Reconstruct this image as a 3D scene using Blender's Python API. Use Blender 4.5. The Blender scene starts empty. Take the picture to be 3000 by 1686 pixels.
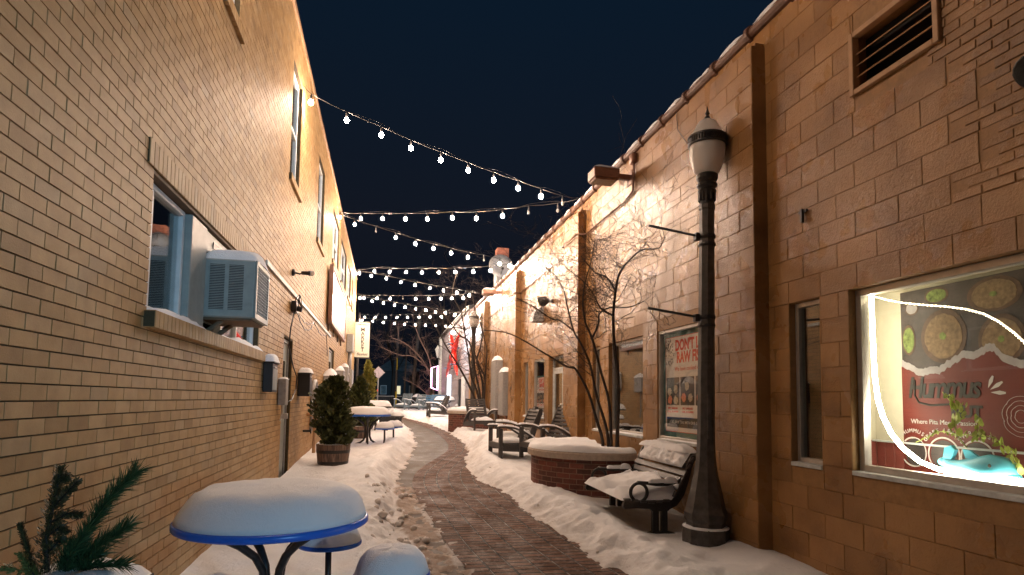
import bpy, math, random
import numpy as np
from mathutils import Matrix, Vector, Euler
S = bpy.context.scene
COL = S.collection
R = math.radians
random.seed(7); rs = np.random.RandomState(11)

# ------------------------------------------------------------------ camera, sky, light, exposure
cd = bpy.data.cameras.new('camera'); cam = bpy.data.objects.new('camera', cd); COL.objects.link(cam)
cd.sensor_width = 36; cd.lens = 20.963; cd.shift_y = .06933; cd.clip_start = .05; cd.clip_end = 1500
cam.location = (0, 0, 1.6)
cam.matrix_world = Matrix.Translation((0, 0, 1.6)) @ Matrix.Rotation(R(-12.035), 4, 'Z') @ Matrix.Rotation(R(94), 4, 'X') @ Matrix.Rotation(R(.8), 4, 'Z')
S.camera = cam
W = bpy.data.worlds.new('World'); S.world = W; W.use_nodes = True
wn = W.node_tree.nodes; wl = W.node_tree.links
bg = wn['Background']
geo = wn.new('ShaderNodeTexCoord'); sep = wn.new('ShaderNodeSeparateXYZ'); rmp = wn.new('ShaderNodeValToRGB')
wl.new(geo.outputs['Generated'], sep.inputs[0]); wl.new(sep.outputs['Z'], rmp.inputs[0])
rmp.color_ramp.elements[0].position = 0.0; rmp.color_ramp.elements[0].color = (.0030, .0034, .0055, 1)
rmp.color_ramp.elements[1].position = .62; rmp.color_ramp.elements[1].color = (.0022, .0078, .0175, 1)
e = rmp.color_ramp.elements.new(.28); e.color = (.0048, .0066, .0118, 1)
wl.new(rmp.outputs[0], bg.inputs[0]); bg.inputs[1].default_value = 1.08
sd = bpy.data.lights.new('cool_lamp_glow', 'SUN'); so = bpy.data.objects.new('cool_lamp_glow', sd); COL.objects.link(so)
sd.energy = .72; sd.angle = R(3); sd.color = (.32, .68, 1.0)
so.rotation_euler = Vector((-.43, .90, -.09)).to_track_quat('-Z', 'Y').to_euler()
S.view_settings.view_transform = 'Standard'; S.view_settings.look = 'None'
S.view_settings.exposure = .25; S.view_settings.gamma = 1
S.render.engine = 'CYCLES'; S.cycles.use_denoising = True; S.cycles.max_bounces = 6
S.cycles.transparent_max_bounces = 12; S.cycles.sample_clamp_indirect = 4
BULB_COL = (1.0, .74, .56); BULB_STR = 880.0

# ------------------------------------------------------------------ materials
def nm(name):
    m = bpy.data.materials.new(name); m.use_nodes = True
    return m, m.node_tree.nodes, m.node_tree.links, m.node_tree.nodes['Principled BSDF']
def noise(n, l, scale, det=4, vec=None, rough=.6):
    t = n.new('ShaderNodeTexNoise'); t.inputs['Scale'].default_value = scale; t.inputs['Detail'].default_value = det
    t.inputs['Roughness'].default_value = rough
    if vec is None:
        c = n.new('ShaderNodeTexCoord'); vec = c.outputs['Object']
    l.new(vec, t.inputs['Vector']); return t
def ramp(n, l, src, stops):
    r = n.new('ShaderNodeValToRGB'); l.new(src, r.inputs[0])
    while len(r.color_ramp.elements) < len(stops): r.color_ramp.elements.new(.5)
    for e, (p, c) in zip(r.color_ramp.elements, stops):
        e.position = p; e.color = (*c, 1) if len(c) == 3 else c
    return r
def bump(n, l, h, b, strength=.5, dist=.01, prev=None):
    x = n.new('ShaderNodeBump'); x.inputs['Strength'].default_value = strength; x.inputs['Distance'].default_value = dist
    l.new(h, x.inputs['Height'])
    if prev is not None: l.new(prev.outputs[0], x.inputs['Normal'])
    l.new(x.outputs[0], b.inputs['Normal']); return x
def mul(n, l, a, b_, f=1.0, mode='MULTIPLY'):
    x = n.new('ShaderNodeMix'); x.data_type = 'RGBA'; x.blend_type = mode
    if isinstance(f, float): x.inputs[0].default_value = f
    else: l.new(f, x.inputs[0])
    for i, v in ((6, a), (7, b_)):
        if isinstance(v, tuple): x.inputs[i].default_value = (*v, 1)
        else: l.new(v, x.inputs[i])
    return x.outputs[2]
def mat(name, col, rough=.6, metal=0., var=.15, nscale=12, bmp=.15, bscale=60, bdist=.004, spec=.5):
    m, n, l, b = nm(name)
    t = noise(n, l, nscale)
    lo = tuple(c * (1 - var) for c in col); hi = tuple(min(1, c * (1 + var)) for c in col)
    r = ramp(n, l, t.outputs[0], [(.3, lo), (.7, hi)]); l.new(r.outputs[0], b.inputs['Base Color'])
    b.inputs['Roughness'].default_value = rough; b.inputs['Metallic'].default_value = metal
    b.inputs['Specular IOR Level'].default_value = spec
    if bmp: t2 = noise(n, l, bscale); bump(n, l, t2.outputs[0], b, bmp, bdist)
    return m
def emit(name, col, s):
    m, n, l, b = nm(name)
    b.inputs['Base Color'].default_value = (*col, 1); b.inputs['Emission Color'].default_value = (*col, 1)
    b.inputs['Emission Strength'].default_value = s; return m
M = {}
M['black'] = mat('black_paint', (.018, .018, .02), .4)
M['dark_iron'] = mat('dark_iron', (.028, .026, .025), .42, .3, .3, 30, .5, 120, .004)
M['post'] = mat('post_paint', (.062, .056, .052), .5, .1, .45, 14, .5, 90, .004)
M['white'] = mat('white_paint', (.7, .72, .72), .45, 0, .08)
M['white_dirty'] = mat('weathered_white_paint', (.52, .56, .57), .5, 0, .2)
M['ac'] = mat('cool_grey_enamel', (.31, .345, .33), .45, 0, .1)
M['ac_dark'] = mat('shadow_grille', (.03, .035, .04), .7)
M['alu'] = mat('aluminium', (.55, .53, .5), .35, .7, .1)
M['grey_metal'] = mat('grey_box_metal', (.33, .33, .33), .5, .3, .15, 20)
M['blue'] = mat('blue_rim', (.012, .13, .62), .3, 0, .08, 10, .05)
M['blue_frame'] = mat('blue_bench_paint', (.05, .14, .24), .45)
M['tube'] = mat('dark_tube_metal', (.05, .048, .047), .3, .6, .25, 25, .2)
M['wood_dark'] = mat('dark_slat_plastic', (.055, .052, .052), .5, 0, .2, 30, .2, 50)
M['wood_grey'] = mat('blue_grey_slat', (.16, .2, .23), .55, 0, .15, 30)
M['terra'] = mat('brown_metal', (.20, .095, .06), .5, .2, .2)
M['tan_metal'] = mat('tan_painted_metal', (.42, .25, .13), .5, 0, .15)
M['rust'] = mat('rusty_drip', (.15, .1, .06), .7)
M['coping_tile'] = mat('coping_tile', (.13, .065, .042), .6, 0, .3)
M['red'] = mat('red_kayak', (.75, .02, .01), .3, 0, .1)
M['bark'] = mat('tree_bark', (.028, .019, .015), .8, 0, .35, 40, .5, 90)
M['bark2'] = mat('street_tree_bark', (.14, .09, .075), .8, 0, .3, 40, .4)
M['dark_house'] = mat('dark_siding', (.02, .022, .026), .8)
M['grey_siding'] = mat('grey_siding', (.30, .28, .31), .6, 0, .15, 3, .3, 20)
M['pole'] = mat('utility_pole_wood', (.06, .05, .045), .85, 0, .3, 20)
M['yellow'] = mat('yellow_guard', (.55, .42, .02), .5)
M['pinksign'] = mat('bare_sign_back', (.45, .38, .42), .5)
M['cream'] = mat('cream_board', (.58, .55, .44), .6, 0, .05)
M['teal'] = mat('teal_trim', (.06, .2, .2), .4)
M['ink'] = mat('black_ink', (.02, .022, .02), .6, bmp=0)
M['inkred'] = mat('red_ink', (.72, .07, .035), .6, bmp=0)
M['inkpale'] = mat('pale_ink', (.55, .52, .5), .6, bmp=0)
M['inkwhite'] = mat('white_ink', (.8, .8, .8), .6, bmp=0)
M['paper'] = mat('poster_paper', (.85, .78, .74), .6, 0, .05, bmp=0)
M['posterred'] = mat('poster_red', (.12, .013, .008), .55, 0, .15, 3, bmp=0)
M['posterdark'] = mat('poster_dark_wood', (.055, .045, .045), .55, 0, .5, 6, bmp=0)
M['grey_torn'] = mat('torn_paper', (.36, .34, .35), .8, 0, .1, 20)
M['food1'] = mat('hummus_food', (.22, .15, .085), .7, 0, .4, 30, .3, 40)
M['food2'] = mat('food_plate', (.10, .06, .04), .6, 0, .4, 14)
M['food3'] = mat('salad_green', (.16, .22, .06), .7, 0, .6, 30)
M['fruit'] = mat('salmon_food', (.75, .25, .14), .7, 0, .4, 60)
M['nutty'] = mat('pale_food', (.55, .45, .33), .7, 0, .45, 60)
M['soot'] = mat('plate_black', (.02, .018, .018), .5)
M['toy'] = mat('pale_blue_plastic', (.12, .58, .78), .35, 0, .06, bmp=.05)
M['leafvine'] = mat('vine_leaf', (.34, .42, .08), .5, 0, .35, 30)
M['bead'] = mat('red_beadboard', (.22, .05, .04), .6, 0, .1)
M['purple'] = mat('purple_jacket', (.13, .085, .12), .9)
M['skin'] = mat('skin', (.55, .35, .26), .6, bmp=0)
M['navy'] = mat('navy_cloth', (.02, .025, .05), .9)
M['jbrick'] = mat('chimney_brick', (.36, .13, .08), .8, 0, .3, 20)
M['asphalt'] = mat('asphalt', (.05, .05, .052), .75, 0, .3, 3, .5, 60)
M['soil'] = mat('soil', (.05, .035, .025), .95)
M['interior'] = mat('dark_interior', (.03, .03, .032), .9, bmp=0)
M['blind'] = mat('window_blind', (.30, .33, .36), .7)
M['stone_cap'] = mat('limestone_cap', (.45, .38, .32), .8, 0, .15, 20, .3)
M['neon'] = emit('pink_neon', (1, .45, .75), 7)
M['lit_panel'] = emit('lit_sign_face', (.8, .9, 1), 2.2)
M['cool_lamp'] = emit('cool_wall_lamp', (.68, .86, 1), 900)
M['led'] = emit('led_rope', (1, .88, .66), 30)
M['led_dim'] = emit('led_rope_dim', (1, .82, .5), 1.6)
M['far_win'] = emit('lit_far_window', (1, .8, .45), .7)
M['bulb'] = emit('lit_bulb', BULB_COL, BULB_STR)
M['bulb_warm'] = emit('lit_bulb_warm', (1, .62, .34), BULB_STR * .7)
M['reflector_glow'] = emit('glowing_reflector', (1, .05, .05), .25)  # not a lamp: the reflector's gleam is put in as emission

def m_glass(name, tint=(.86, .9, .9), ior=1.75, rough=.0):
    m, n, l, b = nm(name); n.remove(b)
    tr = n.new('ShaderNodeBsdfTransparent'); tr.inputs[0].default_value = (*tint, 1)
    gl = n.new('ShaderNodeBsdfGlossy'); gl.inputs['Roughness'].default_value = rough
    lw_ = n.new('ShaderNodeLayerWeight'); lw_.inputs[0].default_value = .5; r0 = 2 * ((ior - 1) / (ior + 1)) ** 2
    pw = n.new('ShaderNodeMath'); pw.operation = 'POWER'; l.new(lw_.outputs['Facing'], pw.inputs[0]); pw.inputs[1].default_value = 4.0
    fr = n.new('ShaderNodeMath'); fr.operation = 'MULTIPLY_ADD'; l.new(pw.outputs[0], fr.inputs[0]); fr.inputs[1].default_value = 1 - r0; fr.inputs[2].default_value = r0
    t = noise(n, l, 1.1, 2); bp = n.new('ShaderNodeBump'); bp.inputs['Strength'].default_value = .06; bp.inputs['Distance'].default_value = .02
    l.new(t.outputs[0], bp.inputs['Height']); l.new(bp.outputs[0], gl.inputs['Normal'])
    mx = n.new('ShaderNodeMixShader'); l.new(fr.outputs[0], mx.inputs[0]); l.new(tr.outputs[0], mx.inputs[1]); l.new(gl.outputs[0], mx.inputs[2])
    l.new(mx.outputs[0], n['Material Output'].inputs[0]); return m
M['glass'] = m_glass('window_glass'); M['glass_clear'] = m_glass('shop_glass', (.97, .98, .97), 1.22)
def m_frost():
    m, n, l, b = nm('frosted_globe')
    b.inputs['Base Color'].default_value = (.86, .83, .80, 1); b.inputs['Roughness'].default_value = .28
    b.inputs['Transmission Weight'].default_value = .35; b.inputs['IOR'].default_value = 1.25
    t = noise(n, l, 90); bump(n, l, t.outputs[0], b, .35, .006); return m
M['frost'] = m_frost()
def m_bulbglass():
    m, n, l, b = nm('unlit_bulb_glass')
    b.inputs['Base Color'].default_value = (.8, .8, .8, 1); b.inputs['Roughness'].default_value = .08
    b.inputs['Transmission Weight'].default_value = .7; b.inputs['IOR'].default_value = 1.3; return m
M['bulb_off'] = m_bulbglass()
def m_snow(name='snow', ground=False):
    m, n, l, b = nm(name)
    tc = n.new('ShaderNodeTexCoord')
    t = noise(n, l, 3.0, 6, tc.outputs['Object']); base = ramp(n, l, t.outputs[0], [(.3, (.82, .85, .90)), (.7, (.90, .92, .95))]).outputs[0]
    if ground:
        a = n.new('ShaderNodeAttribute'); a.attribute_name = 'dirt'
        t3 = noise(n, l, 14.0, 5, tc.outputs['Object'])
        mm = n.new('ShaderNodeMath'); mm.operation = 'MULTIPLY_ADD'; l.new(t3.outputs[0], mm.inputs[0]); mm.inputs[1].default_value = 1.1; mm.inputs[2].default_value = -.55
        ad = n.new('ShaderNodeMath'); ad.operation = 'ADD'; ad.use_clamp = True; l.new(a.outputs['Fac'], ad.inputs[0]); l.new(mm.outputs[0], ad.inputs[1])
        gt = n.new('ShaderNodeMath'); gt.operation = 'MULTIPLY'; gt.use_clamp = True; l.new(ad.outputs[0], gt.inputs[0]); l.new(a.outputs['Fac'], gt.inputs[1])
        base = mul(n, l, base, (.34, .26, .21), gt.outputs[0], 'MIX')
    l.new(base, b.inputs['Base Color']); b.inputs['Roughness'].default_value = .75
    b.inputs['Subsurface Weight'].default_value = .0
    t1 = noise(n, l, 22, 6, tc.outputs['Object'], .7); x = bump(n, l, t1.outputs[0], b, .75 if ground else .40, .022 if ground else .014)
    t2 = noise(n, l, 200, 3, tc.outputs['Object']); bump(n, l, t2.outputs[0], b, .75, .006, x)
    return m
M['clod'] = mat('trodden_snow_clod', (.74, .70, .68), .85, 0, .15, 20, .5, 60, .01); M['snow'] = m_snow(); M['snow_ground'] = m_snow('ground_snow', True)
def m_brick():
    m, n, l, b = nm('cream_glazed_brick')
    a = n.new('ShaderNodeAttribute'); a.attribute_name = 'rnd'
    r = ramp(n, l, a.outputs['Fac'], [(0, (.33, .20, .085)), (.1, (.42, .262, .112)), (.5, (.46, .295, .132)), (.9, (.50, .335, .17)), (1, (.40, .28, .15))])
    t = noise(n, l, 7, 6); r2 = ramp(n, l, t.outputs[0], [(.3, (.8, .76, .72)), (.65, (1.04, 1.03, 1.0))])
    c = mul(n, l, r.outputs[0], r2.outputs[0])
    # browner towards the foot of the wall, broken up by noise
    t4 = noise(n, l, .7, 4); sp = n.new('ShaderNodeSeparateXYZ'); tc = n.new('ShaderNodeTexCoord'); l.new(tc.outputs['Object'], sp.inputs[0])
    mr = n.new('ShaderNodeMapRange'); l.new(sp.outputs[2], mr.inputs[0]); mr.inputs[1].default_value = 1.9; mr.inputs[2].default_value = .2; mr.inputs[3].default_value = 0; mr.inputs[4].default_value = .75
    m4 = n.new('ShaderNodeMath'); m4.operation = 'MULTIPLY'; m4.use_clamp = True; l.new(mr.outputs[0], m4.inputs[0]); l.new(t4.outputs[0], m4.inputs[1])
    c = mul(n, l, c, (.36, .20, .08), m4.outputs[0], 'MIX')
    l.new(c, b.inputs['Base Color']); b.inputs['Roughness'].default_value = .55; b.inputs['Specular IOR Level'].default_value = .3
    t2 = noise(n, l, 130, 3); bump(n, l, t2.outputs[0], b, .35, .004); return m
M['brick'] = m_brick()
M['mortar'] = mat('olive_mortar', (.075, .054, .026), .9, 0, .3, 20, .5, 90)
def m_block():
    m, n, l, b = nm('tan_painted_block')
    a = n.new('ShaderNodeAttribute'); a.attribute_name = 'rnd'
    r = ramp(n, l, a.outputs['Fac'], [(0, (.28, .148, .053)), (.5, (.335, .18, .067)), (1, (.375, .205, .08))])
    t = noise(n, l, 1.7, 6); r2 = ramp(n, l, t.outputs[0], [(.28, (.52, .47, .42)), (.50, (.92, .90, .88)), (.60, (1.04, 1.04, 1.04)), (.76, (1.16, 1.24, 1.42))])
    c = mul(n, l, r.outputs[0], r2.outputs[0]); l.new(c, b.inputs['Base Color'])
    t3 = noise(n, l, 2.2, 3); rr = ramp(n, l, t3.outputs[0], [(.35, (.20,) * 3), (.65, (.46,) * 3)]); l.new(rr.outputs[0], b.inputs['Roughness'])
    t2 = noise(n, l, 55, 5, rough=.65); x = bump(n, l, t2.outputs[0], b, .6, .008)
    t5 = noise(n, l, 11, 3); bump(n, l, t5.outputs[0], b, .35, .012, x); return m
M['block'] = m_block()
M['block_joint'] = mat('painted_joint', (.29, .155, .055), .6, 0, .2, 20, .4, 60)
def m_brickpath():
    m, n, l, b = nm('brick_paving')
    uv = n.new('ShaderNodeUVMap'); uv.uv_map = 'UVMap'
    br = n.new('ShaderNodeTexBrick'); l.new(uv.outputs[0], br.inputs['Vector'])
    br.inputs['Scale'].default_value = 1; br.inputs['Brick Width'].default_value = .105; br.inputs['Row Height'].default_value = .21
    br.inputs['Mortar Size'].default_value = .013; br.inputs['Mortar Smooth'].default_value = .25; br.offset = .5
    br.inputs['Color1'].default_value = (.150, .070, .042, 1); br.inputs['Color2'].default_value = (.085, .042, .027, 1); br.inputs['Mortar'].default_value = (.010, .008, .007, 1)
    # snow packed in the long joints
    sp = n.new('ShaderNodeSeparateXYZ'); l.new(uv.outputs[0], sp.inputs[0])
    md = n.new('ShaderNodeMath'); md.operation = 'PINGPONG'; md.inputs[1].default_value = .105; l.new(sp.outputs[1], md.inputs[0])
    lt = n.new('ShaderNodeMath'); lt.operation = 'LESS_THAN'; lt.inputs[1].default_value = .0065; l.new(md.outputs[0], lt.inputs[0])
    t = noise(n, l, 3.2, 8, rough=.8); th = n.new('ShaderNodeMapRange'); th.inputs[1].default_value = .44; th.inputs[2].default_value = .60; l.new(t.outputs[0], th.inputs[0])
    a = n.new('ShaderNodeMath'); a.operation = 'MULTIPLY'; l.new(lt.outputs[0], a.inputs[0]); l.new(th.outputs[0], a.inputs[1])
    a2 = n.new('ShaderNodeMath'); a2.operation = 'MULTIPLY'; l.new(a.outputs[0], a2.inputs[0]); a2.inputs[1].default_value = .7
    c = mul(n, l, br.outputs[0], (.42, .36, .33), a2.outputs[0], 'MIX')
    # thin trodden snow film
    t6 = noise(n, l, 9, 8, rough=.75); rp = ramp(n, l, t6.outputs[0], [(.50, (0, 0, 0)), (.74, (.55, .55, .55))])
    c = mul(n, l, c, (.38, .31, .28), rp.outputs[0], 'MIX')
    t7 = noise(n, l, 70, 3, rough=.6); rp2 = ramp(n, l, t7.outputs[0], [(.62, (0, 0, 0)), (.7, (.55, .55, .55))])
    c = mul(n, l, c, (.5, .45, .42), rp2.outputs[0], 'MIX')
    l.new(c, b.inputs['Base Color']); t3 = noise(n, l, 3, 3)
    rr = ramp(n, l, t3.outputs[0], [(.35, (.6,) * 3), (.65, (.9,) * 3)]); b.inputs['Specular IOR Level'].default_value = .18; l.new(rr.outputs[0], b.inputs['Roughness'])
    iv = n.new('ShaderNodeMath'); iv.operation = 'SUBTRACT'; iv.inputs[0].default_value = 1; l.new(br.outputs['Fac'], iv.inputs[1])
    x = bump(n, l, iv.outputs[0], b, 1.0, .012); t4 = noise(n, l, 60, 4); bump(n, l, t4.outputs[0], b, .8, .008, x); return m
M['brickpath'] = m_brickpath()
def m_slab():
    m, n, l, b = nm('concrete_slab')
    t = noise(n, l, 2.2, 8, rough=.7); r = ramp(n, l, t.outputs[0], [(.3, (.04, .026, .016)), (.5, (.065, .045, .029)), (.7, (.115, .085, .062))])
    t2 = noise(n, l, 18, 6, rough=.7); r2 = ramp(n, l, t2.outputs[0], [(.60, (0, 0, 0)), (.72, (.6, .6, .6))])
    c = mul(n, l, r.outputs[0], (.48, .41, .37), r2.outputs[0], 'MIX'); l.new(c, b.inputs['Base Color'])
    rr = ramp(n, l, t.outputs[0], [(.35, (.5,) * 3), (.65, (.85,) * 3)]); b.inputs['Specular IOR Level'].default_value = .25; l.new(rr.outputs[0], b.inputs['Roughness'])
    t4 = noise(n, l, 45, 4); bump(n, l, t4.outputs[0], b, .4, .006); return m
M['slab'] = m_slab()
def m_redbrick():
    m, n, l, b = nm('red_planter_brick')
    uv = n.new('ShaderNodeUVMap'); uv.uv_map = 'UVMap'
    br = n.new('ShaderNodeTexBrick'); l.new(uv.outputs[0], br.inputs['Vector']); br.inputs['Scale'].default_value = 1
    br.inputs['Brick Width'].default_value = .21; br.inputs['Row Height'].default_value = .073; br.inputs['Mortar Size'].default_value = .006; br.inputs['Mortar Smooth'].default_value = .2
    br.inputs['Color1'].default_value = (.21, .065, .045, 1); br.inputs['Color2'].default_value = (.085, .035, .028, 1); br.inputs['Mortar'].default_value = (.26, .17, .12, 1)
    t = noise(n, l, 20); r = ramp(n, l, t.outputs[0], [(.3, (.7, .7, .7)), (.7, (1.15, 1.1, 1.1))])
    l.new(mul(n, l, br.outputs[0], r.outputs[0]), b.inputs['Base Color']); b.inputs['Roughness'].default_value = .75
    iv = n.new('ShaderNodeMath'); iv.operation = 'SUBTRACT'; iv.inputs[0].default_value = 1; l.new(br.outputs['Fac'], iv.inputs[1])
    x = bump(n, l, iv.outputs[0], b, .8, .008); t4 = noise(n, l, 70, 4); bump(n, l, t4.outputs[0], b, .4, .005, x); return m
M['redbrick'] = m_redbrick()
def m_barrel():
    m, n, l, b = nm('barrel_staves')
    tc = n.new('ShaderNodeTexCoord'); mp = n.new('ShaderNodeMapping'); mp.inputs['Scale'].default_value = (14, 14, 1.2); l.new(tc.outputs['Object'], mp.inputs[0])
    t = noise(n, l, 2, 5, mp.outputs[0]); r = ramp(n, l, t.outputs[0], [(.3, (.05, .03, .022)), (.5, (.14, .085, .06)), (.7, (.26, .18, .13))])
    l.new(r.outputs[0], b.inputs['Base Color']); b.inputs['Roughness'].default_value = .7; bump(n, l, t.outputs[0], b, .5, .01); return m
M['barrel'] = m_barrel()
def m_leaf(name, c1, c2):
    m, n, l, b = nm(name)
    a = n.new('ShaderNodeAttribute'); a.attribute_name = 'rnd'
    r = ramp(n, l, a.outputs['Fac'], [(0, c1), (1, c2)]); l.new(r.outputs[0], b.inputs['Base Color']); b.inputs['Roughness'].default_value = .55; return m
M['thuja_dark'] = m_leaf('dark_thuja_leaf', (.018, .030, .010), (.14, .15, .045))
M['thuja_gold'] = m_leaf('golden_thuja_leaf', (.10, .11, .02), (.36, .32, .07))
M['needle'] = m_leaf('pine_needle', (.018, .05, .018), (.065, .13, .045))
M['cyp'] = m_leaf('cypress_frond', (.03, .03, .012), (.10, .085, .03))
M['cyplight'] = m_leaf('pale_cypress_frond', (.09, .12, .03), (.2, .22, .07))
def m_art():
    m, n, l, b = nm('winter_mural_paint')
    tc = n.new('ShaderNodeTexCoord'); mp = n.new('ShaderNodeMapping'); mp.inputs['Scale'].default_value = (1, 6, .9); l.new(tc.outputs['Object'], mp.inputs[0])
    t = noise(n, l, 3, 6, mp.outputs[0], .75); r = ramp(n, l, t.outputs[0], [(.36, (.04, .05, .03)), (.44, (.45, .47, .42)), (.5, (.85, .86, .84))])
    l.new(r.outputs[0], b.inputs['Base Color']); b.inputs['Roughness'].default_value = .25; return m
M['art'] = m_art()

# ------------------------------------------------------------------ mesh helpers
def origin(o):
    v = Vector((0, 0, 0))
    while o is not None: v += o.location; o = o.parent
    return v
I4 = Matrix.Identity(4)
def T(x, y, z): return Matrix.Translation((x, y, z))
def RZ(a): return Matrix.Rotation(a, 4, 'Z')
def RX(a): return Matrix.Rotation(a, 4, 'X')
def RY(a): return Matrix.Rotation(a, 4, 'Y')
class MB:
    def __init__(s): s.v = []; s.f = []; s.mi = []; s.uv = None; s.rnd = None; s.bulk = []
    def add(s, vs, fs, m=0, X=I4):
        o = len(s.v)
        s.v += [tuple(X @ Vector(p)) for p in vs]
        s.f += [tuple(i + o for i in f) for f in fs]; s.mi += [m] * len(fs); return s
    def box(s, x0, x1, y0, y1, z0, z1, m=0, X=I4, bev=0.):
        if bev <= 0:
            v = [(x, y, z) for x in (x0, x1) for y in (y0, y1) for z in (z0, z1)]
            return s.add(v, [(0, 1, 3, 2), (4, 6, 7, 5), (0, 4, 5, 1), (2, 3, 7, 6), (0, 2, 6, 4), (1, 5, 7, 3)], m, X)
        b = min(bev, (x1 - x0) / 2.01, (y1 - y0) / 2.01, (z1 - z0) / 2.01)
        v = []; ix = {}
        xs = (x0, x1); ys = (y0, y1); zs = (z0, z1)
        for i in range(2):
            for j in range(2):
                for k in range(2):
                    sx = 1 - 2 * i; sy = 1 - 2 * j; sz = 1 - 2 * k
                    ix[i, j, k, 0] = len(v); v.append((xs[i], ys[j] + sy * b, zs[k] + sz * b))
                    ix[i, j, k, 1] = len(v); v.append((xs[i] + sx * b, ys[j], zs[k] + sz * b))
                    ix[i, j, k, 2] = len(v); v.append((xs[i] + sx * b, ys[j] + sy * b, zs[k]))
        F = []
        def q(a, flip): F.append(tuple(a[::-1]) if flip else tuple(a))
        for i in range(2): q([ix[i, 0, 0, 0], ix[i, 0, 1, 0], ix[i, 1, 1, 0], ix[i, 1, 0, 0]], i == 1)
        for j in range(2): q([ix[0, j, 0, 1], ix[1, j, 0, 1], ix[1, j, 1, 1], ix[0, j, 1, 1]], j == 1)
        for k in range(2): q([ix[0, 0, k, 2], ix[0, 1, k, 2], ix[1, 1, k, 2], ix[1, 0, k, 2]], k == 1)
        for i in range(2):
            for j in range(2): q([ix[i, j, 0, 0], ix[i, j, 1, 0], ix[i, j, 1, 1], ix[i, j, 0, 1]], (i + j) % 2 == 0)
        for i in range(2):
            for k in range(2): q([ix[i, 0, k, 0], ix[i, 1, k, 0], ix[i, 1, k, 2], ix[i, 0, k, 2]], (i + k) % 2 == 1)
        for j in range(2):
            for k in range(2): q([ix[0, j, k, 1], ix[1, j, k, 1], ix[1, j, k, 2], ix[0, j, k, 2]], (j + k) % 2 == 0)
        for i in range(2):
            for j in range(2):
                for k in range(2): q([ix[i, j, k, 0], ix[i, j, k, 1], ix[i, j, k, 2]], (i + j + k) % 2 == 1)
        return s.add(v, F, m, X)
    def lathe(s, prof, n=24, m=0, X=I4, a0=0., a1=2 * math.pi, cap=True):
        full = abs(a1 - a0 - 2 * math.pi) < 1e-6; k = n if full else n + 1
        v = [(r * math.cos(a0 + (a1 - a0) * i / n), r * math.sin(a0 + (a1 - a0) * i / n), z) for r, z in prof for i in range(k)]
        F = []
        for j in range(len(prof) - 1):
            for i in range(n):
                i2 = (i + 1) % k; F.append((j * k + i, j * k + i2, (j + 1) * k + i2, (j + 1) * k + i))
        if cap and full:
            F.append(tuple(range(k))[::-1]); F.append(tuple((len(prof) - 1) * k + i for i in range(k)))
        return s.add(v, F, m, X)
    def tube(s, pts, r, n=8, m=0, X=I4, cap=True):
        P = [Vector(p) for p in pts]; rr = r if isinstance(r, (list, tuple)) else [r] * len(P)
        v = []; up = None
        for i, p in enumerate(P):
            d = (P[min(i + 1, len(P) - 1)] - P[max(i - 1, 0)])
            if d.length < 1e-9: d = Vector((0, 0, 1))
            d.normalize()
            if up is None: up = d.orthogonal().normalized()
            up = (up - d * up.dot(d)); up = up.normalized() if up.length > 1e-6 else d.orthogonal().normalized()
            w = d.cross(up)
            v += [tuple(p + (up * math.cos(2 * math.pi * a / n) + w * math.sin(2 * math.pi * a / n)) * rr[i]) for a in range(n)]
        F = [(j * n + i, j * n + (i + 1) % n, (j + 1) * n + (i + 1) % n, (j + 1) * n + i) for j in range(len(P) - 1) for i in range(n)]
        if cap: F.append(tuple(range(n))[::-1]); F.append(tuple((len(P) - 1) * n + i for i in range(n)))
        return s.add(v, F, m, X)
    def prism(s, poly, h, m=0, X=I4):
        """outline in local xy, thickness along z 0..h"""
        n = len(poly); v = [(x, y, 0) for x, y in poly] + [(x, y, h) for x, y in poly]
        F = [tuple(range(n))[::-1], tuple(range(n, 2 * n))] + [(i, (i + 1) % n, n + (i + 1) % n, n + i) for i in range(n)]
        return s.add(v, F, m, X)
    def ell(s, c, r, n=12, k=8, m=0, X=I4):
        v = [(c[0], c[1], c[2] - r[2])]
        for j in range(1, k):
            t = -math.pi / 2 + math.pi * j / k
            v += [(c[0] + r[0] * math.cos(t) * math.cos(2 * math.pi * i / n), c[1] + r[1] * math.cos(t) * math.sin(2 * math.pi * i / n), c[2] + r[2] * math.sin(t)) for i in range(n)]
        v.append((c[0], c[1], c[2] + r[2])); L_ = len(v) - 1
        F = [(0, 1 + (i + 1) % n, 1 + i) for i in range(n)]
        for j in range(k - 2): F += [(1 + j * n + i, 1 + j * n + (i + 1) % n, 1 + (j + 1) * n + (i + 1) % n, 1 + (j + 1) * n + i) for i in range(n)]
        F += [(L_, 1 + (k - 2) * n + i, 1 + (k - 2) * n + (i + 1) % n) for i in range(n)]
        return s.add(v, F, m, X)
    def build(s, name, mats, parent=None, smooth=False, local=False):
        if not isinstance(mats, (list, tuple)): mats = [mats]
        me = bpy.data.meshes.new(name)
        off = Vector((0, 0, 0)) if local or parent is None else origin(parent)
        vs = [(a - off.x, b - off.y, c - off.z) for a, b, c in s.v]
        me.from_pydata(vs, [], s.f)
        for m in mats: me.materials.append(M[m] if isinstance(m, str) else m)
        if s.f: me.polygons.foreach_set('material_index', s.mi)
        if smooth: me.polygons.foreach_set('use_smooth', [True] * len(s.f))
        if s.uv is not None:
            u = me.uv_layers.new(name='UVMap'); fl = []
            for f in s.f:
                for i in f: fl += list(s.uv[i])
            u.data.foreach_set('uv', fl)
        if s.rnd is not None:
            a = me.attributes.new('rnd', 'FLOAT', 'FACE'); a.data.foreach_set('value', s.rnd)
        me.update()
        o = bpy.data.objects.new(name, me); COL.objects.link(o)
        if parent is not None: o.parent = parent
        return o
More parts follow.
